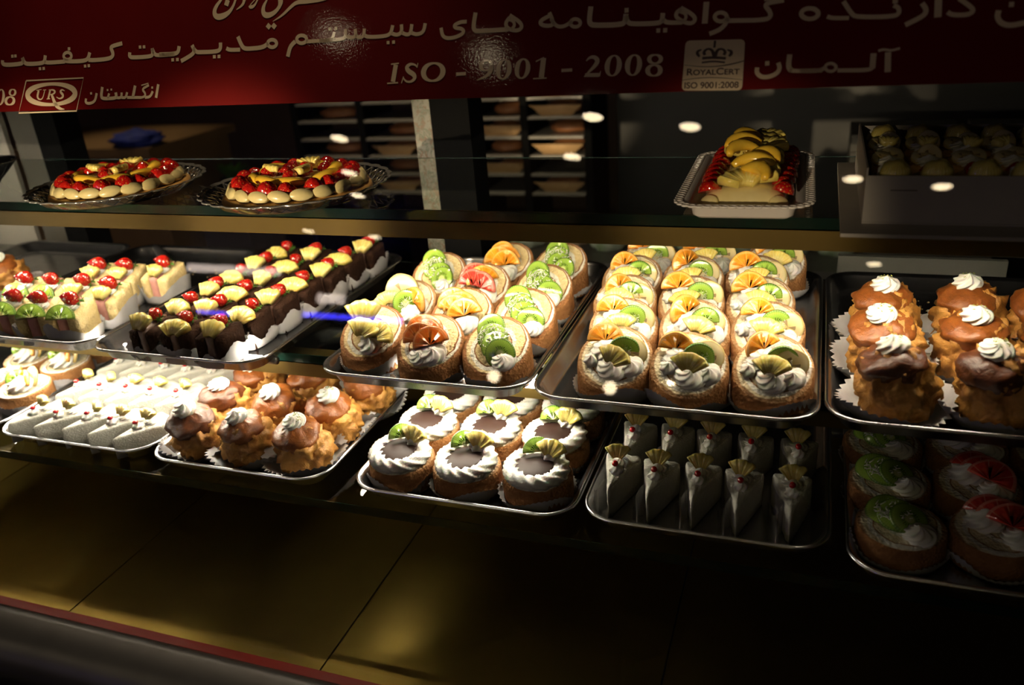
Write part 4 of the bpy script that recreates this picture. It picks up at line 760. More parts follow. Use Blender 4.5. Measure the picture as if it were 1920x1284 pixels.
def wedge(L, wb, h, seed):
    """triangular slice of cake, tip towards -y, soft coated edges"""
    n = 10; out = []
    tip = Vector((0, -L*0.55)); A = Vector((-wb/2, L*0.45)); B = Vector((wb/2, L*0.45))
    cor = []
    for p, a, c, rr in ((tip, A, B, 0.006), (B, tip, A, 0.008), (A, B, tip, 0.008)):
        d1 = (a-p).normalized(); d2 = (c-p).normalized()
        for k in range(7):
            u = k/6; p0 = p+d1*rr; p2 = p+d2*rr; cor.append(p0*(1-u)**2+p*2*u*(1-u)+p2*u*u)
    pts = []
    for i, p in enumerate(cor):
        q = cor[(i+1) % len(cor)]; m = max(1, int((q-p).length/0.006))
        for k in range(m): pts.append(p.lerp(q, k/m))
    c = Vector((0, L*0.12)); rs = []
    for f, z in ((0.9, 0), (1.0, 0.0015), (1.0, h*0.3), (1.0, h*0.6), (0.995, h*0.88), (0.96, h*0.975), (0.85, h), (0.5, h+0.001), (0.1, h+0.001)):
        ring = []
        for p in pts:
            v = c+(p-c)*f; k = 0.0010*nz((v.x*300, v.y*300, z*300), 1, seed); ring.append((v.x+k*1.2, v.y+k, z+(k if z > 0 else 0)))
        rs.append(ring)
    return MB().rings(rs)
for i in range(2):
    ME['wedge%d' % i] = wedge(0.080, 0.047, 0.042, i).mesh('coated_wedge', 'coconut')
def film_wrap(L, wb, h):
    b = MB(); V = []; n = 14
    P = [(-wb/2-0.002, L*0.45), (-wb*0.3, L*0.05), (-wb*0.16, -L*0.30), (-0.012, -L*0.50), (-0.019, -L*0.42), (-0.022, -L*0.28)]
    for i in range(len(P)-1):
        for k in range(4):
            u = k/4; V.append((P[i][0]*(1-u)+P[i+1][0]*u, P[i][1]*(1-u)+P[i+1][1]*u))
    V.append(P[-1]); m = len(V)
    b.add([(x, y, 0.001) for x, y in V]+[(x, y, h*0.92-0.006*math.sin(i*0.5)) for i, (x, y) in enumerate(V)], [(i, i+1, i+1+m, i+m) for i in range(m-1)])
    return b
ME['film'] = film_wrap(0.080, 0.047, 0.042).mesh('film_wrap', 'film')

# ------------------------------------------------------------------ one of each kind
def jit(q, a): return q.uniform(-a, a)
def face_mx(H, tilt): return T(0, 0, H) @ RX(tilt)
def put(t, key, mx, name=None, label=None):
    o = part(name or ME[key].name.split('.')[0], ME[key], t, mx)
    if label: o['label'] = label
    return o
def lean(x, y, z, rx=0, ry=0, rz=0, s=1.0): return T(x, y, z) @ RZ(rz) @ RX(rx) @ RY(ry) @ S(s)
def roll(kind, v, q):
    """M-shelf cake roll slices; kind picks the topping"""
    t = thing('cake_roll_slice', 'x', 'cake')
    put(t, 'cup_round%d' % v, RZ(q.uniform(0, 360)))
    body = T(0, 0, 0.0012); F = body @ face_mx(0.044, 29)
    put(t, 'rollM_w%d' % v, body); put(t, ('rollM_g%d' if kind in ('mixed', 'full') else 'rollM_f%d') % v, F)
    def on(key, x, y, z, rx=0, ry=0, rz=0, s=1.0, **k): return put(t, key, F @ lean(x, y, z, rx, ry, rz, s), **k)
    if kind == 'kiwi':
        on('ros2', 0.016, -0.024, 0.001, s=0.95)
        for i, (x, y) in enumerate(((-0.012, 0.022), (-0.006, 0.007), (0.003, -0.006), (0.012, -0.016))):
            on('kiwi' if i != 2 else 'kiwi_half', x+jit(q, 0.002), y, 0.004+0.001*i, 30+jit(q, 8), -12, q.uniform(0, 60), 0.95)
        on('flakes', -0.002, 0.004, 0.012, 15)['kind'] = 'stuff'
    elif kind in ('orange', 'blood', 'grape'):
        k1 = {'orange': 'orange', 'blood': 'blood', 'grape': 'grape'}[kind]
        on('ros', 0.010, -0.022, 0.0, s=1.05); on('ros2', -0.006, -0.024, 0.0, s=0.9)
        for i, (x, y, z) in enumerate(((-0.010, 0.012, 0.003), (-0.001, 0.004, 0.005), (-0.008, -0.004, 0.008), (0.008, -0.010, 0.009))):
            on(k1 if (i != 1 or kind != 'grape') else 'orange', x+jit(q, 0.002), y, z, 42+jit(q, 8), jit(q, 14), jit(q, 22), 1.15)
    elif kind == 'pine':
        on('ros', 0.006, -0.022, 0.0, s=1.0)
        on('pine', -0.008, -0.008, 0.004, 22, 0, 8, 1.45); on('pine_wide', -0.006, -0.024, 0.009, 16, 6, -15, 1.15); on('pine_wide', 0.014, -0.022, 0.009, 18, 6, -45, 1.0)
    elif kind == 'mixed':
        on('ros', 0.014, -0.020, 0.0, s=1.0); on('ros2', 0.022, -0.004, 0, s=0.8)
        on('banana', -0.012, 0.020, 0.004, 38, 0, 10, 1.5); on('kiwi', 0.004, -0.004, 0.009, 45, 20, 0, 0.95)
        on('orange', 0.018, 0.000, 0.007, 55, 10, -50, 1.05); on('pine_wide', -0.018, -0.014, 0.006, 30, 0, 25, 0.9)
        on('flakes', 0.002, -0.004, 0.012, 25, s=0.6)['kind'] = 'stuff'
    elif kind == 'full':
        on('ros', -0.012, 0.004, 0.0, s=1.05); on('ros2', 0.002+jit(q, 0.004), -0.018, 0.0, s=1.25+jit(q, 0.15)); on('ros', 0.020, -0.014, 0, s=0.9)
        on('orange', -0.016+jit(q, 0.003), 0.018+jit(q, 0.002), 0.006, 50+jit(q, 12), jit(q, 15), 18+jit(q, 25), q.uniform(0.92, 1.12))
        on('banana', 0.020+jit(q, 0.003), 0.006+jit(q, 0.003), 0.006, 44+jit(q, 10), 18+jit(q, 12), -10+jit(q, 15), 1.1); on('ros_s', -0.026+jit(q, 0.004), -0.004+jit(q, 0.006), 0.0, s=1.3)
        on('kiwi_half' if q.random() < 0.5 else 'kiwi', 0.009+jit(q, 0.002), 0.004, 0.009, 58, 18, -8, 0.92)
        on('pine_wide', -0.001+jit(q, 0.003), -0.026, 0.014, 20+jit(q, 12), 0, jit(q, 25), 0.95)
        on('flakes', 0.012, 0.004, 0.012, 35, s=0.45)['kind'] = 'stuff'
    elif kind == 'rolL_fruit': pass
    return t
def low_roll(kind, v, q):
    t = thing('cake_roll_slice', 'x', 'cake')
    put(t, 'cup_round%d' % v, RZ(q.uniform(0, 360)) @ S(1, 1, 0.9)); body = T(0, 0, 0.0012); F = body @ face_mx(0.033, 4)
    put(t, 'rollL_w%d' % v, body); put(t, 'rollL_f%d' % v, F)
    def on(key, x, y, z, rx=0, ry=0, rz=0, s=1.0, **k): return put(t, key, F @ lean(x, y, z, rx, ry, rz, s), **k)
    if kind == 'disc':
        on('ring', 0, 0, 0.002, rz=q.uniform(0, 360)); on('chocdisc', -0.002, -0.002, 0.0088, -2, 0, q.uniform(0, 360))
        on('ros_s', 0.010, 0.021, 0.010, s=1.7)
        on('kiwi_half', -0.007+jit(q, 0.001), 0.020, 0.016, 62, 0, 22+jit(q, 10), 0.95); on('pine_wide', 0.014, 0.012, 0.013, 58, 0, -12+jit(q, 10), 0.95)
    elif kind == 'fruit':
        on('ros', 0.004, -0.006, 0.0, s=1.45); on('ros2', -0.014, 0.006, 0, s=1.1)
        on('banana', 0.014, 0.010, 0.010, 60, 0, -30, 1.2); on('orange', 0.010, -0.002, 0.010, 62, 0, -35, 0.95)
        on('kiwi_half', -0.008, 0.000, 0.013, 70, 0, 55, 0.85); on('pine_small', -0.024, 0.010, 0.006, 35, 0, 30, 1.1)
    elif kind == 'kiwi':
        on('ros2', 0.016, -0.016, 0, s=1.1)
        for i, (x, y) in enumerate(((-0.014, 0.014), (-0.004, 0.006), (0.006, -0.002))): on('kiwi', x, y, 0.004+0.002*i, 18, -14, i*40, 1.0)
        on('flakes', -0.006, 0.008, 0.010)['kind'] = 'stuff'
    elif kind == 'grape':
        on('ros', -0.012, 0.008, 0, s=1.2); on('ros2', 0.018, -0.014, 0, s=1.1)
        for i, (x, y) in enumerate(((-0.006, 0.010), (0.004, 0.002), (0.012, -0.006))): on('grape', x, y, 0.005+0.002*i, 35, 0, -25, 1.25)
    elif kind == 'yellow':
        on('ros', 0.010, -0.010, 0, s=1.2); on('pine_wide', -0.006, -0.004, 0.010, 30, 0, 10, 1.2)
    return t
def choux_bun(v, q, dark=False, tall=1.0):
    t = thing('choux_bun', 'x', 'cream puff')
    put(t, 'cup_choux%d' % v, RZ(q.uniform(0, 360)) @ S(1.16, 1.16, 1.0))
    put(t, 'bun%d' % v, T(0, 0, 0.001) @ RZ(q.uniform(0, 360)) @ S(1, 1, tall))
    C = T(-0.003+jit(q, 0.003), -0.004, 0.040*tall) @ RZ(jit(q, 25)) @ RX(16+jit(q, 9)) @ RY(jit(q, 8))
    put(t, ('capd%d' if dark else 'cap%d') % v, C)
    ro = put(t, 'ros' if v != 1 else 'ros2', C @ T(-0.002+jit(q, 0.005), 0.004+jit(q, 0.003), 0.0255) @ S(0.98))
    p = part('pistachio_crumbs', ME['pist'], ro, T(0.002, 0.002, 0.0085)); p['kind'] = 'stuff'
    return t
def pink_slice(kind, v, q):
    t = thing('pink_mousse_slice', 'x', 'cake')
    put(t, 'cup_m1%d' % v, RZ(0))
    for k in ('sp_l', 'sp_m', 'sp_r'): put(t, k, T(0, 0, 0.001))
    def on(key, x, y, z, rx=0, ry=0, rz=0, s=1.0): return put(t, key, lean(x, y, z, rx, ry, rz, s))
    on('ros2', 0.003, -0.002, 0.046, s=0.85)
    if kind == 'kiwi': on('kiwi_half', 0, -0.029, 0.038, 56, 0, jit(q, 10), 1.12)
    else: on('pine', 0, -0.034, 0.036, 42, 0, jit(q, 14), 1.0)
    s_ = on('straw', 0.004+jit(q, 0.003), 0.002, 0.060, 0, -15, 200+jit(q, 25), 1.15)
    part('leafy_top', ME['calyx'], s_, T(-0.0115, 0, 0) @ RY(-80))
    return t
def choc_cake(v, q):
    t = thing('chocolate_cake', 'x', 'cake')
    put(t, 'cup_small%d' % v, RZ(0))
    for k in ('ch_l', 'ch_m', 'ch_r'): put(t, k, T(0, 0, 0.001))
    def on(key, x, y, z, rx=0, ry=0, rz=0, s=1.0): return put(t, key, lean(x, y, z, rx, ry, rz, s))
    on('pine_wide' if v else 'pine', jit(q, 0.003), -0.027, 0.034, 46+jit(q, 10), 0, jit(q, 18), 1.12)
    s_ = on('straw', 0.002+jit(q, 0.003), 0.008, 0.056, 0, -20, 190+jit(q, 30), 0.95)
    part('leafy_top', ME['calyx'], s_, T(-0.0115, 0, 0) @ RY(-80))
    return t
def wedge_cake(v, q, film=False):
    t = thing('coconut_wedge', 'x', 'cake')
    put(t, 'wedge%d' % v, T(0, 0, 0.0005))
    def on(key, x, y, z, rx=0, ry=0, rz=0, s=1.0): return put(t, key, lean(x, y, z, rx, ry, rz, s))
    on('ros_s', 0, -0.006, 0.042, s=1.15); on('ros2', 0, 0.014, 0.040, s=0.75)
    on('pine_small', jit(q, 0.002), 0.006, 0.046, 62+jit(q, 6), 0, jit(q, 12), 1.12)
    on('cherry', 0, -0.007+jit(q, 0.002), 0.0515, s=1.25)
    if film: put(t, 'film', Matrix())
    return t
# ------------------------------------------------------------------ cakes on their trays
q = random.Random(21)
def setdown(t, x, y, h, rz, label, cat, group, s=1.0):
    t.location = (x, y, Z(h)); t.rotation_euler = (0, 0, R(rz)); t.scale = (s, s, s)
    tag(t, label, cat, group); return t
fruit = 'cake roll slices with sliced fruit on the middle shelf'
G3 = [('pine', -0.518, 0.838, 'cake roll slice topped only with pale yellow pineapple, front left of its tray'),
      ('blood', -0.428, 0.822, 'cake roll slice topped with dark blood orange slices, front row of the tray'),
      ('kiwi', -0.342, 0.826, 'cake roll slice with kiwi under thick coconut, front right of the orange-and-kiwi tray'),
      ('mixed', -0.516, 0.935, 'cake roll slice with a banana round, kiwi, orange and pineapple together, at tray edge'),
      ('orange', -0.425, 0.918, 'cake roll slice with bright orange slices, in the middle of the kiwi and orange tray'),
      ('kiwi', -0.340, 0.926, 'cake roll slice with kiwi and coconut, second row at the right tray edge'),
      ('kiwi', -0.522, 1.060, 'pale cake roll slice with kiwi, farthest left at the back of its tray'),
      ('grape', -0.436, 1.018, 'cake roll slice topped with red grapefruit and orange segments'),
      ('kiwi', -0.345, 1.024, 'cake roll slice with three kiwi rounds, third row at the right tray edge'),
      ('orange', -0.434, 1.118, 'cake roll slice with three upright orange slices, back row under the top shelf'),
      ('kiwi', -0.350, 1.125, 'cake roll slice with kiwi in the back right corner of the tray')]
for i, (k, x, y, lab) in enumerate(G3): setdown(roll(k, i % 3, q), x, y+0.008, FM, jit(q, 8), lab, 'cake', fruit)
RW = ['front row', 'second row', 'middle row', 'fourth row', 'back row']
G4 = [[(-0.196, 0.820), (-0.112, 0.816), (-0.024, 0.824)], [(-0.206, 0.912), (-0.120, 0.918), (-0.036, 0.924)], [(-0.222, 0.996), (-0.136, 1.004), (-0.050, 1.012)],
      [(-0.230, 1.080), (-0.146, 1.090), (-0.060, 1.098)], [(-0.220, 1.162), (-0.136, 1.172), (-0.040, 1.172)]]
CL = ['left', 'centre', 'right']
for r_i, row in enumerate(G4):
    for c_i, (x, y) in enumerate(row):
        setdown(roll('full', (r_i+c_i) % 3, q), x, y+0.008, FM, jit(q, 7), 'cake roll slice with cream, orange, kiwi and banana, %s, %s of three' % (RW[r_i], CL[c_i]), 'cake', 'creamy four-fruit roll slices in the wide tray')
G5 = [[(0.098, 0.838), (0.192, 0.846)], [(0.092, 0.930), (0.180, 0.938), (0.262, 0.940)], [(0.096, 1.020), (0.190, 1.034), (0.270, 1.03)]]
for r_i, row in enumerate(G5):
    for c_i, (x, y) in enumerate(row):
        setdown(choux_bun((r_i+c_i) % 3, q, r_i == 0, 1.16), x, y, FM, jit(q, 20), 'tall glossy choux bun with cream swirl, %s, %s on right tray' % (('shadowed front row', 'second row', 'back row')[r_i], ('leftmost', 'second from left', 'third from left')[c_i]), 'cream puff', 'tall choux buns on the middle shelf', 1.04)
G1 = [[('kiwi', -1.128, 0.834), ('kiwi', -1.073, 0.834), ('kiwi', -1.018, 0.838)], [('kiwi', -1.185, 0.906), ('kiwi', -1.128, 0.908), ('pine', -1.071, 0.912), ('pine', -1.012, 0.906)],
      [('pine', -1.112, 0.985), ('pine', -1.055, 0.988), ('pine', -0.996, 1.010)]]
for r_i, row in enumerate(G1):
    for c_i, (k, x, y) in enumerate(row):
        lone = r_i == 2 and c_i == 2
        setdown(pink_slice(k, (r_i+c_i) % 3, q), x, y, FM, 13+jit(q, 4)+(-14 if lone else 0),
                'pink mousse sponge slice standing apart in its own paper, with pineapple and strawberry' if lone else
                'pink mousse sponge slice with %s and strawberry, %s, %s' % ({'kiwi': 'half kiwi', 'pine': 'pineapple'}[k], ('front row', 'second row', 'back row')[r_i], ('leftmost', 'second from left', 'third from left', 'rightmost')[c_i]), 'cake', 'sponge slices with pink mousse').scale = (1.06, 0.80, 1.08)
G2 = [[(-0.852, 0.822), (-0.797, 0.820), (-0.738, 0.818)], [(-0.848, 0.888), (-0.794, 0.884), (-0.734, 0.878)], [(-0.850, 0.952), (-0.793, 0.946), (-0.726, 0.936)],
      [(-0.848, 1.014), (-0.790, 1.008), (-0.722, 0.996)], [(-0.845, 1.074), (-0.786, 1.070), (-0.716, 1.056)], [(-0.843, 1.134), (-0.782, 1.130), (-0.715, 1.116)], [(-0.708, 1.178)]]
for r_i, row in enumerate(G2):
    for c_i, (x, y) in enumerate(row):
        setdown(choc_cake((r_i+c_i) % 2, q), x, y, FM, jit(q, 6), 'dark chocolate cake in the far back corner of its tray' if r_i == 6 else
                'dark chocolate cake with pineapple and strawberry, row %s from the front, %s of three' % (('one', 'two', 'three', 'four', 'five', 'six')[r_i], CL[c_i]), 'cake', 'small chocolate cakes with pineapple and strawberry')
setdown(choux_bun(0, q), -1.330, 0.990, FM, 10, 'browned choux bun cut off at the left edge of the photo', 'cream puff', None)
# lowest shelf
for x, y, lab in ((-1.180, 0.845, 'fruit cake roll slice nearest the coconut wedges, front one on the low left tray'), (-1.186, 0.935, 'fruit cake roll slice second from front beside the coconut wedges, low left tray'),
                  (-1.272, 0.850, 'fruit cake roll slice at the left photo edge, low tray'), (-1.275, 0.940, 'fruit cake roll slice farther back at left edge, low tray'), (-1.188, 1.028, 'fruit cake roll slice hidden deep under the middle shelf at left')):
    setdown(low_roll('fruit', len(lab) % 3, q), x, y, FL, jit(q, 10), lab, 'cake', 'fruit rolls on the low left tray')
for r_i, (y, xs_) in enumerate(((0.782, (-1.076, -1.026, -0.976, -0.926, -0.877)), (0.872, (-1.080, -1.031, -0.983, -0.936, -0.888)), (0.958, (-1.082, -1.034, -0.986, -0.938, -0.890)), (1.044, (-1.084, -1.034, -0.986, -0.938)))):
    for c_i, x in enumerate(xs_):
        setdown(wedge_cake((r_i+c_i) % 2, q), x, y+jit(q, 0.003), FL, -26+jit(q, 3), 'bright coconut wedge with pineapple and cherry, row %s, number %s from left' % (('one', 'two', 'three', 'four')[r_i], ('one', 'two', 'three', 'four', 'five')[c_i]), 'cake', 'coconut wedges in the bright low left tray').scale = (1.08, 1.1, 0.8)
for r_i, row in enumerate((((-0.788, 0.790), (-0.700, 0.787), (-0.614, 0.788)), ((-0.790, 0.862), (-0.702, 0.864), (-0.612, 0.866)), ((-0.788, 0.942), (-0.696, 0.946), (-0.600, 0.944)))):
    for c_i, (x, y) in enumerate(row):
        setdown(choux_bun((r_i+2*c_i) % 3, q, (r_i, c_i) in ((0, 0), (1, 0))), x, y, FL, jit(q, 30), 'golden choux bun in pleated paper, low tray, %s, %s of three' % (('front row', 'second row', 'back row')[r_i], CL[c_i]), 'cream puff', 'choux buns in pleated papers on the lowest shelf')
for r_i, row in enumerate((((-0.468, 0.778), (-0.378, 0.780), (-0.287, 0.782)), ((-0.466, 0.858), (-0.376, 0.862), (-0.288, 0.862)), ((-0.464, 0.936), (-0.375, 0.942), (-0.287, 0.944)), ((-0.462, 1.018), (-0.374, 1.024), (-0.286, 1.026)))):
    for c_i, (x, y) in enumerate(row):
        setdown(low_roll('disc', (r_i+c_i) % 3, q), x, y+0.008, FL, jit(q, 12), 'cake roll slice with chocolate disc ringed by cream, %s, %s of three' % (('front row', 'second row', 'third row', 'back row')[r_i], CL[c_i]), 'cake', 'cake roll slices with chocolate discs')
for r_i, (y, xs_) in enumerate(((0.806, (-0.192, -0.146, -0.097, -0.050, 0.004)), (0.888, (-0.188, -0.141, -0.094, -0.045, 0.008)))):
    for c_i, x in enumerate(xs_):
        setdown(wedge_cake((r_i+c_i) % 2, q, True), x, y+jit(q, 0.003), FL, -3+jit(q, 4), 'film wrapped white wedge with pineapple and cherry in shade, %s row, %s' % (('front', 'back')[r_i], ('leftmost', 'second from left', 'middle', 'second from right', 'rightmost')[c_i]), 'cake', 'wrapped wedge cakes in the shaded tray')
for r_i, row in enumerate((((0.112, 0.772, 'kiwi'), (0.202, 0.784, 'grape'), (0.292, 0.79, 'yellow')), ((0.106, 0.856, 'kiwi'), (0.196, 0.868, 'grape'), (0.286, 0.872, 'yellow')), ((0.104, 0.938, 'kiwi'), (0.196, 0.950, 'grape'), (0.286, 0.955, 'yellow')))):
    for c_i, (x, y, k) in enumerate(row):
        setdown(low_roll(k, (r_i+c_i) % 3, q), x, y+0.008, FL, jit(q, 12), 'dim cake roll slice with %s in the dark lower right tray, %s row' % ({'kiwi': 'kiwi', 'grape': 'red fruit', 'yellow': 'yellow fruit'}[k], ('front', 'middle', 'back')[r_i]), 'cake', 'cake roll slices in the darkest tray')

M['crumb'] = noisy('pale pastry crumbs', (0.50, 0.36, 0.14), (0.66, 0.52, 0.26), 200, 0.8, 0.2)
def crumbs(label, x, y, w_, d_, n, seed):
    q3 = random.Random(seed); b = MB()
    for _ in range(n):
        s_ = q3.uniform(0.0005, 0.0022); px_, py_ = q3.uniform(-w_, w_), q3.gauss(0, d_*0.6)
        b.box(-s_, s_, -s_*0.7, s_*0.7, 0, s_*0.5, T(px_, py_, 0) @ Matrix.Rotation(q3.uniform(0, 3), 4, 'Z'))
    o = link('crumbs', b.mesh('crumbs', 'crumb', False), None, T(x, y, Z(FM)+0.0003)); tag(o, label, 'crumbs', None, 'stuff')
crumbs('pale crumbs scattered on the empty back of the pink slice tray', -1.07, 1.12, 0.10, 0.04, 45, 1)
crumbs('pastry crumbs at the back of the right-hand choux tray', 0.12, 1.13, 0.06, 0.03, 40, 2)
# cake tongs left on the half empty tray
t = thing('cake_server', 'clear handled cake server smeared with cream, lying on the half empty tray', 'cake server', (-1.10, 1.13, Z(0.445)), R(-20))
part('handle', MB().tube([(-0.13, 0.05, 0.010), (-0.05, 0.02, 0.016), (0.03, -0.012, 0.018), (0.085, -0.03, 0.014)], lambda u: 0.007+0.003*math.sin(PI*u), 10).mesh('handle', 'steel_dark'), t)
part('blade', MB().rings([[(0.08, -0.035, 0.012), (0.08, -0.020, 0.012), (0.08, -0.020, 0.014), (0.08, -0.035, 0.014)], [(0.12, -0.055, 0.006), (0.125, -0.028, 0.006), (0.125, -0.028, 0.008), (0.12, -0.055, 0.008)]]).mesh('blade', 'steel'), t)
part('cream_smear', lump(0.016, 0.013, 0.012, 3, 0.5, 60, 24, 14, 0.3).mesh('cream_smear', 'cream'), t, T(0.105, -0.036, 0.008))

# ------------------------------------------------------------------ top shelf
M['custard'] = noisy('pale banana custard layer', (0.74, 0.60, 0.26), (0.82, 0.70, 0.36), 40, 0.3, 0.2, 100, coat=0.6)
M['tart_base'] = noisy('golden tart crust', (0.56, 0.30, 0.08), (0.66, 0.38, 0.12), 50, 0.5, 0.3, 160, coat=0.3)
def peach(R0, a, th):
    pts = [(R0*math.cos(R(u)), R0*math.sin(R(u)), 0.004*math.sin(PI*(u-90+a/2)/a)) for u in [90-a/2+a*i/10 for i in range(11)]]
    return MB().tube(pts, lambda u: th*(0.25+0.75*math.sin(PI*max(0.04, min(0.96, u)))**0.6), 10)
ME['peach'] = peach(0.030, 105, 0.0085).mesh('peach_slice', 'mango')
ME['bananaL'] = disc(0.0165, 0.009, 24, 0.05, 2).mesh('banana_slice', 'custard')
def scl(t, z): return 1+0.035*abs(math.sin(t*14))
def ribbed(t, z): return 1+0.012*math.sin(t*70)
def plate(name_label, x, y, r):
    t = thing('crystal_platter', name_label, 'platter', (x, y, Z(0.244)), 0, 'round pressed crystal platters on the top shelf')
    part('platter_bowl', MB().lathe([(0.01, 0.001), (r*0.80, 0.001), (r*0.86, 0.004), (r*0.93, 0.012), (r*0.97, 0.015)], 140, ribbed, True, False).mesh('platter_bowl', 'crystal'), t)
    part('scalloped_rim', MB().lathe([(r*0.962, 0.0145), (r*0.985, 0.0175), (r*0.995, 0.0160), (r*0.985, 0.0150), (r*0.962, 0.0145)], 168, scl, False, False).mesh('scalloped_rim', 'rimglass'), t)
    part('lace_pattern', lacework(r).mesh('lace_pattern', 'rimglass'), t)
    return t
M['rimglass'] = mat('shiny silvery pressed glass', (0.55, 0.53, 0.50), 0.15, 0.75)
def lacework(r):
    b = MB()
    for k in range(42):
        a = 2*PI*k/42
        for s_ in (-1, 1):
            P0 = Vector((r*0.82*math.cos(a), r*0.82*math.sin(a), 0.003)); a2 = a+s_*2*PI/42*1.0; P1 = Vector((r*0.955*math.cos(a2), r*0.955*math.sin(a2), 0.0150))
            m = (P0+P1)/2+Vector((0, 0, -0.0002)); b.tube([P0, m, P1], 0.0008, 5)
    return b
def fruit_tart(label, x, y, r, seed):
    q2 = random.Random(seed); t = thing('fruit_tart', label, 'fruit tart', (x, y, Z(0.244)+0.0025), 0, 'round glazed fruit tarts')
    part('tart_crust', MB().lathe([(0.01, 0), (r*0.97, 0.0), (r*1.0, 0.003), (r*0.985, 0.008), (r*0.93, 0.010), (0.02, 0.010)], 64, noisemod(seed, 0.03)).mesh('tart_crust', 'tart_base'), t)
    part('custard_filling', MB().lathe([(0.01, 0.0102), (r*0.84, 0.0102), (r*0.84, 0.018), (r*0.78, 0.020), (0.02, 0.022)], 64, noisemod(seed+1, 0.03)).mesh('custard_filling', 'custard'), t)
    nb_ = 20
    for k in range(nb_):
        a = 360*k/nb_; part('banana_slice', ME['bananaL'], t, RZ(a) @ T(r*0.855, 0, 0.0155) @ RY(60) @ RZ(90+q2.uniform(-12,12)) @ S(0.88, 0.46, 0.7))
    for k in range(17):
        a = 360*k/17+q2.uniform(-5, 5)
        part('strawberry_half', ME['straw_half'], t, RZ(a) @ T(r*0.74, 0, 0.0205) @ RZ(90+q2.uniform(-50, 50)) @ RX(q2.uniform(-15, 15)) @ RY(8) @ S(q2.uniform(1.05, 1.25)))
    for k in range(7):
        a = 360*k/7+q2.uniform(-8, 8)
        part('peach_slice', ME['peach'], t, RZ(a) @ T(r*0.22, 0, 0.025+0.002*(k % 2)) @ RZ(-90+q2.uniform(-25, 25)) @ S(1.05, 1.05, 0.75))
    for k in range(8):
        a = 360*k/8+22; part('strawberry_half', ME['straw_half'], t, RZ(a) @ T(r*(0.16 if k % 2 else 0.38), 0, 0.029) @ RZ(q2.uniform(0, 360)) @ RX(q2.uniform(-20, 20)) @ S(0.95))
    for k in range(3):
        part('pineapple_wedge', ME['pine'], t, RZ(120*k+40) @ T(r*0.22, 0, 0.030) @ RX(8) @ S(0.95))
    return t
plate('round crystal platter under the left fruit tart', -0.942, 0.915, 0.120); fruit_tart('round glazed strawberry and peach tart, the left one of two on crystal platters', -0.938, 0.915, 0.096, 3)
plate('round crystal platter under the right fruit tart', -0.640, 0.915, 0.123); fruit_tart('round glazed strawberry and peach tart, the right one nearer the black post', -0.636, 0.913, 0.098, 8)
t = thing('glass_bowl', 'small cut glass bowl at the left edge of the top shelf', 'bowl', (-1.262, 0.955, Z(0.244)))
part('bowl_body', MB().lathe([(0.005, 0), (0.025, 0.0005), (0.027, 0.004), (0.040, 0.016), (0.054, 0.030), (0.058, 0.034), (0.053, 0.031), (0.037, 0.017), (0.022, 0.006), (0.004, 0.005)], 60, ribbed).mesh('bowl_body', 'crystal'), t)
part('silvery_rim', MB().tube([(0.057*math.cos(2*PI*k/40), 0.057*math.sin(2*PI*k/40), 0.034) for k in range(40)], 0.0016, 6, True).mesh('silvery_rim', 'rimglass'), t)

M['lace'] = noisy('white plastic tray', (0.78, 0.72, 0.68), (0.82, 0.76, 0.72), 20, 0.35, 0.02)
t = thing('plastic_tray', 'white plastic tray with pierced scalloped rim under the fruit loaf', 'tray', (-0.064, 0.830, Z(0.244)), R(1))
w_, d_ = 0.122, 0.255
rs = []
for o, z in ((0.022, 0.0), (0.016, 0.0006), (0.011, 0.004), (0.0085, 0.015), (0.006, 0.0165), (0.0, 0.0175), (0.0, 0.0185), (0.0065, 0.0178), (0.0095, 0.0162), (0.0125, 0.005), (0.018, 0.0018), (0.024, 0.0012)):
    rs.append([(x+o-w_/2, y+o, z) for x, y in rrect(w_-2*o, d_-2*o, max(0.006, 0.020-o))])
part('tray_body', MB().rings(rs).mesh('tray_body', 'lace'), t)
b = MB(); P = rrect(w_+0.008, d_+0.008, 0.024, 5); per = []
for i, p in enumerate(P):
    c = P[(i+1) % len(P)]; L_ = math.dist(p, c); m = max(1, round(L_/0.0085))
    for k in range(m): per.append((p[0]+(c[0]-p[0])*k/m-w_/2-0.004, p[1]+(c[1]-p[1])*k/m-0.004))
for x, y in per: b.tube([(x+0.0040*math.cos(2*PI*k/10), y+0.0040*math.sin(2*PI*k/10), 0.0182) for k in range(10)], 0.0011, 5, True)
part('pierced_rim', b.mesh('pierced_rim', 'lace'), t)
t = thing('fruit_loaf', 'glazed fruit loaf heaped with pineapple and peach between rows of strawberries', 'fruit loaf', (-0.064, 0.850, Z(0.244)+0.0022))
b = MB(); rs = []
for o, z in ((0.002, 0), (0.0, 0.004), (0.002, 0.016), (0.012, 0.024), (0.022, 0.027)): rs.append([(x+o-0.042, y+o, z) for x, y in rrect(0.084-2*o, 0.205-2*o, 0.012)])
part('cake_base', b.rings(rs).mesh('cake_base', 'custard'), t)
for k in range(9):
    y = 0.012+k*0.0225
    for s_ in (-1, 1):
        part('strawberry_half', ME['straw_half'], t, T(s_*(0.036+q.uniform(-0.002, 0.002)), y, 0.022) @ RZ(90+s_*60+jit(q, 20)) @ RX(s_*22) @ S(1.05))
for k in range(10):
    part('pineapple_wedge', ME['pine_wide'], t, T(jit(q, 0.008), 0.006+k*0.020, 0.024+0.0010*k) @ RZ(jit(q, 40)) @ RX(16) @ S(1.15))
for k in range(6):
    part('peach_slice', ME['peach'], t, T(jit(q, 0.006), 0.008+k*0.030, 0.033+0.0016*k) @ RZ(jit(q, 60)) @ RX(18) @ S(0.9, 0.9, 0.8))
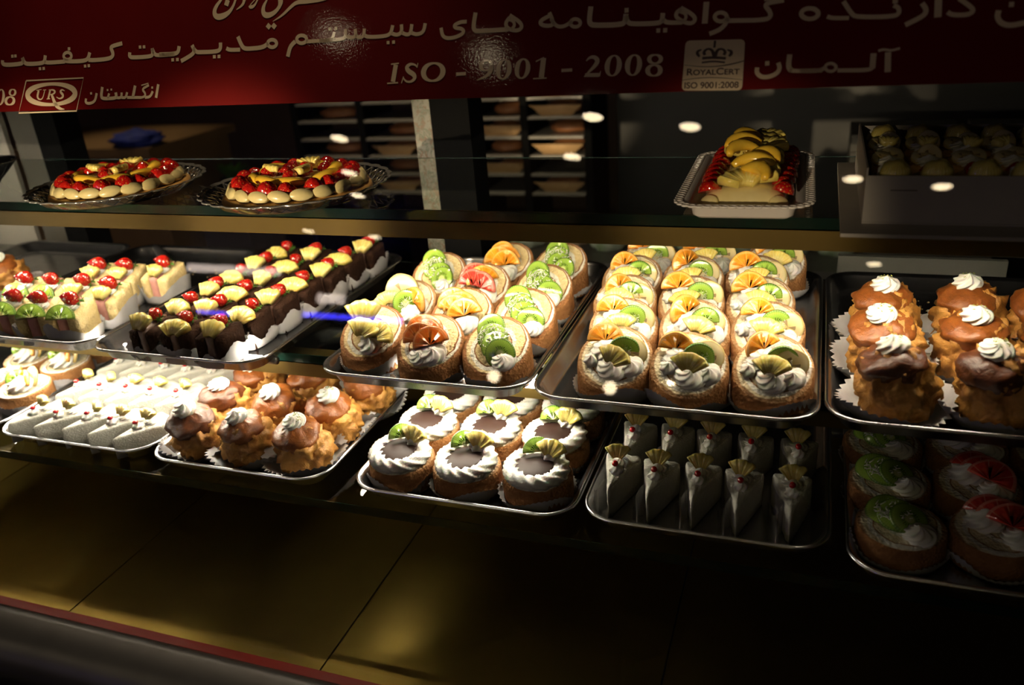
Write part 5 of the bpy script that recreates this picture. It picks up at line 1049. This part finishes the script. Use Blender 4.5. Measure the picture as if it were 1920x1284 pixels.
for s_ in (-1, 1):
    part('banana_slice', ME['bananaL'], t, T(s_*0.033, 0.004, 0.011) @ RX(58) @ RY(s_*25) @ S(0.62, 0.5, 0.6))

M['card'] = noisy('grey white cardboard', (0.40, 0.36, 0.32), (0.46, 0.42, 0.37), 14, 0.7, 0.08, 60)
t = link('cardboard_sheet', MB().box(0.0, 0.315, 0.0, 0.30, 0, 0.0035).mesh('cardboard_sheet', 'card', False), None, T(0.029, 0.7925, Z(0.244)))
tag(t, 'flat grey white cardboard sheet under the open cake box', 'cardboard sheet')
zb = Z(0.244)+0.0037
t = thing('cake_box', 'open white cardboard box full of small pastries on the right of the top shelf', 'box', (0.048, 0.826, zb))
bw, bd, bh, th = 0.275, 0.235, 0.050, 0.0016
part('box_base', MB().box(0, bw, 0, bd, 0, th).mesh('box_base', 'card', False), t)
part('front_side', MB().box(0, bw, 0, th, th+0.0002, bh-0.004).box(0.022, 0.045, -0.0002, 0.0004, bh-0.018, bh-0.0172, mi=1).mesh('front_side', ['card', 'plinth'], False), t)
part('back_side', MB().box(0, bw, bd-th, bd, th+0.0002, bh).mesh('back_side', 'card', False), t)
part('left_side', MB().box(0, th, th, bd-th, th+0.0002, bh+0.003).mesh('left_side', 'card', False), t)
part('right_side', MB().box(bw-th, bw, th, bd-th, th+0.0002, bh).mesh('right_side', 'card', False), t)
ME['tbase'] = MB().lathe([(0.005, 0), (0.017, 0), (0.0225, 0.027), (0.0235, 0.031), (0.019, 0.033), (0.004, 0.035)], 30, lambda t, z: 1+0.02*math.sin(t*15)).mesh('pastry_shell', 'tart_base')
ME['ydome'] = lump(0.019, 0.0175, 0.013, 4, 0.12, 20, 24, 14, 0.3).mesh('glazed_pineapple', 'pineapple')
for r_i, (kind, y) in enumerate((('yellow', 0.024), ('berry', 0.060), ('banana', 0.096), ('cream', 0.132), ('banana', 0.168), ('yellow', 0.204))):
    for c_i in range(7):
        p = thing('small_pastry', 'small %s pastry, %s row in the cake box, %s' % ({'yellow': 'yellow pineapple topped', 'berry': 'dark red strawberry topped', 'banana': 'banana and cream', 'cream': 'cream swirled'}[kind], ('front', 'second', 'third', 'fourth', 'fifth', 'back')[r_i],
                  ('leftmost', 'second from left', 'third from left', 'in the middle', 'third from right', 'second from right', 'rightmost')[c_i]), 'pastry', (0.048+0.026+0.0372*c_i, 0.826+y+jit(q, 0.002), zb+th+0.0004), 0, 'small pastries in the cake box'); p.scale = (0.76, 0.74, 1.0)
        part('pastry_shell', ME['tbase'], p)
        if kind == 'yellow':
            part('glazed_pineapple', ME['ydome'], p, T(jit(q, 0.002), -0.002, 0.032)); part('cream_rosette', ME['ros_s'], p, T(-0.008+jit(q,0.006), 0.014, 0.035) @ S(1.4))
        elif kind == 'berry':
            for k in range(3): part('strawberry_half', ME['straw_half'], p, T(0.009*math.cos(k*2.1), 0.009*math.sin(k*2.1), 0.034) @ RZ(k*120+q.uniform(0, 60)) @ S(0.8))
        elif kind == 'banana':
            part('cream_rosette', ME['ros2'], p, T(0, -0.004, 0.033) @ S(1.15, 1.15, 0.8)); part('banana_slice', ME['banana'], p, T(0.004+jit(q,0.006), 0.008, 0.038) @ RX(35+jit(q,15)) @ S(0.95)); part('banana_slice', ME['banana'], p, T(-0.010, 0.002, 0.038) @ RX(20) @ S(0.8))
        else:
            part('cream_rosette', ME['ros'], p, T(0, 0, 0.033) @ S(1.15, 1.15, 0.8)); part('pineapple_wedge', ME['pine_small'], p, T(0, -0.006, 0.042) @ RX(15) @ RZ(jit(q, 60)))

# ------------------------------------------------------------------ shop behind the case, out of focus
M['rack'] = noisy('dull steel rack', (0.16, 0.15, 0.13), (0.20, 0.19, 0.17), 10, 0.4, 0.05, metal=0.3)
M['breadpaper'] = noisy('tan basket paper', (0.50, 0.30, 0.13), (0.60, 0.38, 0.18), 20, 0.7, 0.2)
M['bread'] = noisy('brown bread crust', (0.16, 0.055, 0.018), (0.34, 0.14, 0.05), 14, 0.5, 0.4, 60)
M['wood'] = noisy('brown wooden board', (0.20, 0.115, 0.045), (0.27, 0.16, 0.07), 5, 0.5, 0.1)
M['darkwall'] = noisy('dark olive partition', (0.011, 0.010, 0.007), (0.016, 0.014, 0.010), 3, 0.6, 0.05)
Y2 = 2.62; tiers = (0.765, 0.830, 0.892, 0.955, 1.018, 1.080, 1.142)
t = thing('bread_rack', 'blurred steel rack with bread behind the display case', 'rack', (-1.2, Y2, 0))
for x in (-1.785, -1.515, -1.285, -1.085, -0.905, -0.690):
    part('upright', MB().box(x-0.012, x+0.012, Y2-0.01, Y2+0.22, 0.0, 1.35).mesh('upright', 'dk', False), t, T(1.2, -Y2, 0))
CELL = ((-1.770, -1.530), (-1.500, -1.300), (-1.070, -0.920), (-0.890, -0.705))
for z in tiers:
    for a, c in CELL: part('rack_shelf', MB().box(a, c, Y2-0.012, Y2+0.2, z, z+0.008).mesh('rack_shelf', 'rack', False), t, T(1.2, -Y2, 0))
ME['loaf'] = lump(0.050, 0.040, 0.026, 5, 0.12, 20, 20, 12, 0.4).mesh('bread_loaf', 'bread')
def tri(): 
    b = MB(); b.rings([[(-0.052, -0.002, 0), (0.052, -0.002, 0), (0.052, 0.002, 0), (-0.052, 0.002, 0)], [(-0.090, -0.010, 0.034), (0.090, -0.010, 0.034), (0.090, -0.006, 0.034), (-0.090, -0.006, 0.034)]]); return b
ME['liner'] = tri().mesh('paper_liner', 'breadpaper')
for zi, z in enumerate(tiers[:-1]):
    for ci, (a, c) in enumerate(CELL):
        if (zi*3+ci*2) % 5 == 4: continue
        l = link('bread_loaf', ME['loaf'], None, T((a+c)/2+jit(q, 0.02), Y2+0.085, z+0.009) @ S((c-a)*0.42/0.05*0.5+0.5, 1, 0.95))
        tag(l, 'out of focus brown bread on the rack, tier %s, %s bay' % (('one', 'two', 'three', 'four', 'five', 'six')[zi], ('first', 'second', 'third', 'fourth')[ci]), 'bread', 'breads on the rack behind the case')
        if (zi+ci) % 2:
            l = link('paper_liner', ME['liner'], None, T((a+c)/2, Y2+0.012, z+0.0085)); tag(l, 'tan paper liner before the bread on the rack, tier %s, %s bay' % (('one', 'two', 'three', 'four', 'five', 'six')[zi], ('first', 'second', 'third', 'fourth')[ci]), 'paper liner', 'paper liners on the rack')
struct('trim_1', MB().box(-0.66, 2.2, 2.9, 2.94, 0, 1.9), 'darkwall')
t = thing('rear_counter', 'low dark counter behind the case with blurred salads and cakes', 'counter', (-0.3, 2.33, 0))
part('worktop', MB().box(-0.55, 0.75, -0.2, 0.25, 0.68, 0.70).mesh('worktop', 'rack', False), t)
part('cabinet', MB().box(-0.53, 0.73, -0.17, 0.22, 0.0, 0.679).mesh('cabinet', 'plinth', False), t)
M['salad'] = noisy('pale green cream cake', (0.10, 0.22, 0.06), (0.55, 0.58, 0.50), 22, 0.5, 0.4, 60)
M['salad2'] = noisy('orange and white cream cake', (0.55, 0.22, 0.05), (0.62, 0.55, 0.45), 20, 0.5, 0.4, 60)
for i in range(8):
    l = link('cream_cake', lump(0.055, 0.05, 0.034, i, 0.25, 30, 22, 14, 0.4).mesh('cream_cake', 'salad2' if i in (1, 3) else 'salad'), None, T(-0.80+0.125*i, 2.27+0.02*(i % 2), 0.7003))
    tag(l, 'blurred %s cream cake on the rear counter, number %s from left' % ('orange' if i in (1, 3) else 'green and white', ('one', 'two', 'three', 'four', 'five', 'six', 'seven', 'eight')[i]), 'cake', 'blurred cakes on the rear counter')
M['boxdark'] = noisy('dull flat cake boxes', (0.07, 0.065, 0.05), (0.09, 0.08, 0.06), 6, 0.6, 0.05)
for i in range(2):
    for k in range(7):
        l = link('flat_box', MB().box(-0.13, 0.13, -0.1, 0.1, 0, 0.043).mesh('flat_box', 'boxdark', False), None, T(0.22+0.29*i, 2.40, 0.7003+0.045*k) @ RZ(jit(q, 2)))
        tag(l, 'flat cake box in the dark %s stack behind, %s from the bottom' % (('left', 'right')[i], ('first', 'second', 'third', 'fourth', 'fifth', 'sixth', 'seventh')[k]), 'box', 'stacked flat boxes behind the case')
t = thing('wooden_counter', 'brown wooden counter seen through the glass at upper left', 'counter', (-2.6, 2.6, 0))
part('worktop', MB().box(-0.5, 0.36, -0.25, 0.25, 0.955, 0.985).mesh('worktop', 'wood', False), t); part('cabinet', MB().box(-0.48, 0.34, -0.22, 0.22, 0, 0.954).mesh('cabinet', 'wood', False), t)
M['blue'] = noisy('dark blue cloth', (0.01, 0.02, 0.16), (0.02, 0.04, 0.30), 12, 0.7, 0.3)
l = link('blue_bag', lump(0.10, 0.07, 0.07, 3, 0.3, 30, 24, 16, 0.3).mesh('blue_bag', 'blue'), None, T(-2.34, 2.42, 0.9853) @ S(1.0, 1.0, 0.45)); tag(l, 'crumpled dark blue cloth bag on the wooden counter behind','bag')
t = thing('potted_plant', 'small blurred green plant near the bread rack', 'plant', (-1.98, 2.45, 0.0))
part('stand', MB().box(-0.1, 0.1, -0.1, 0.1, 0, 0.80).mesh('stand', 'plinth', False), t)
part('pot', MB().lathe([(0.03, 0.8005), (0.045, 0.86), (0.04, 0.86), (0.02, 0.82)], 20).mesh('pot', 'dk'), t)
b = MB()
for k in range(22):
    a = k*2.4; e = 0.4+0.5*((k*7) % 5)/5; L_ = 0.09
    d = Vector((math.cos(a)*math.cos(e), math.sin(a)*math.cos(e), math.sin(e))); s_ = Vector((-math.sin(a), math.cos(a), 0))*0.012; o_ = Vector((0, 0, 0.85))
    b.add([o_, o_+d*L_*0.5+s_, o_+d*L_, o_+d*L_*0.5-s_], [(0, 1, 2, 3)])
part('foliage', b.mesh('foliage', 'leaf'), t)
def area(name, loc, sx, sy, power, color):
    l = bpy.data.lights.new(name, 'AREA'); l.shape = 'RECTANGLE'; l.size = sx; l.size_y = sy; l.energy = power; l.color = color
    o = bpy.data.objects.new(name, l); col.objects.link(o); o.location = loc; return o
spot('rear_rack_fill', (-1.25, 1.9, 2.6), (-1.25, 2.62, 0.95), REAR, 42, 0.8, rad=0.1)  # unseen spots added to brighten the blurred rack and wooden counter
spot('rear_counter_fill', (-2.5, 2.2, 2.6), (-2.5, 2.5, 0.95), REAR*0.3, 30, 0.9, rad=0.1)
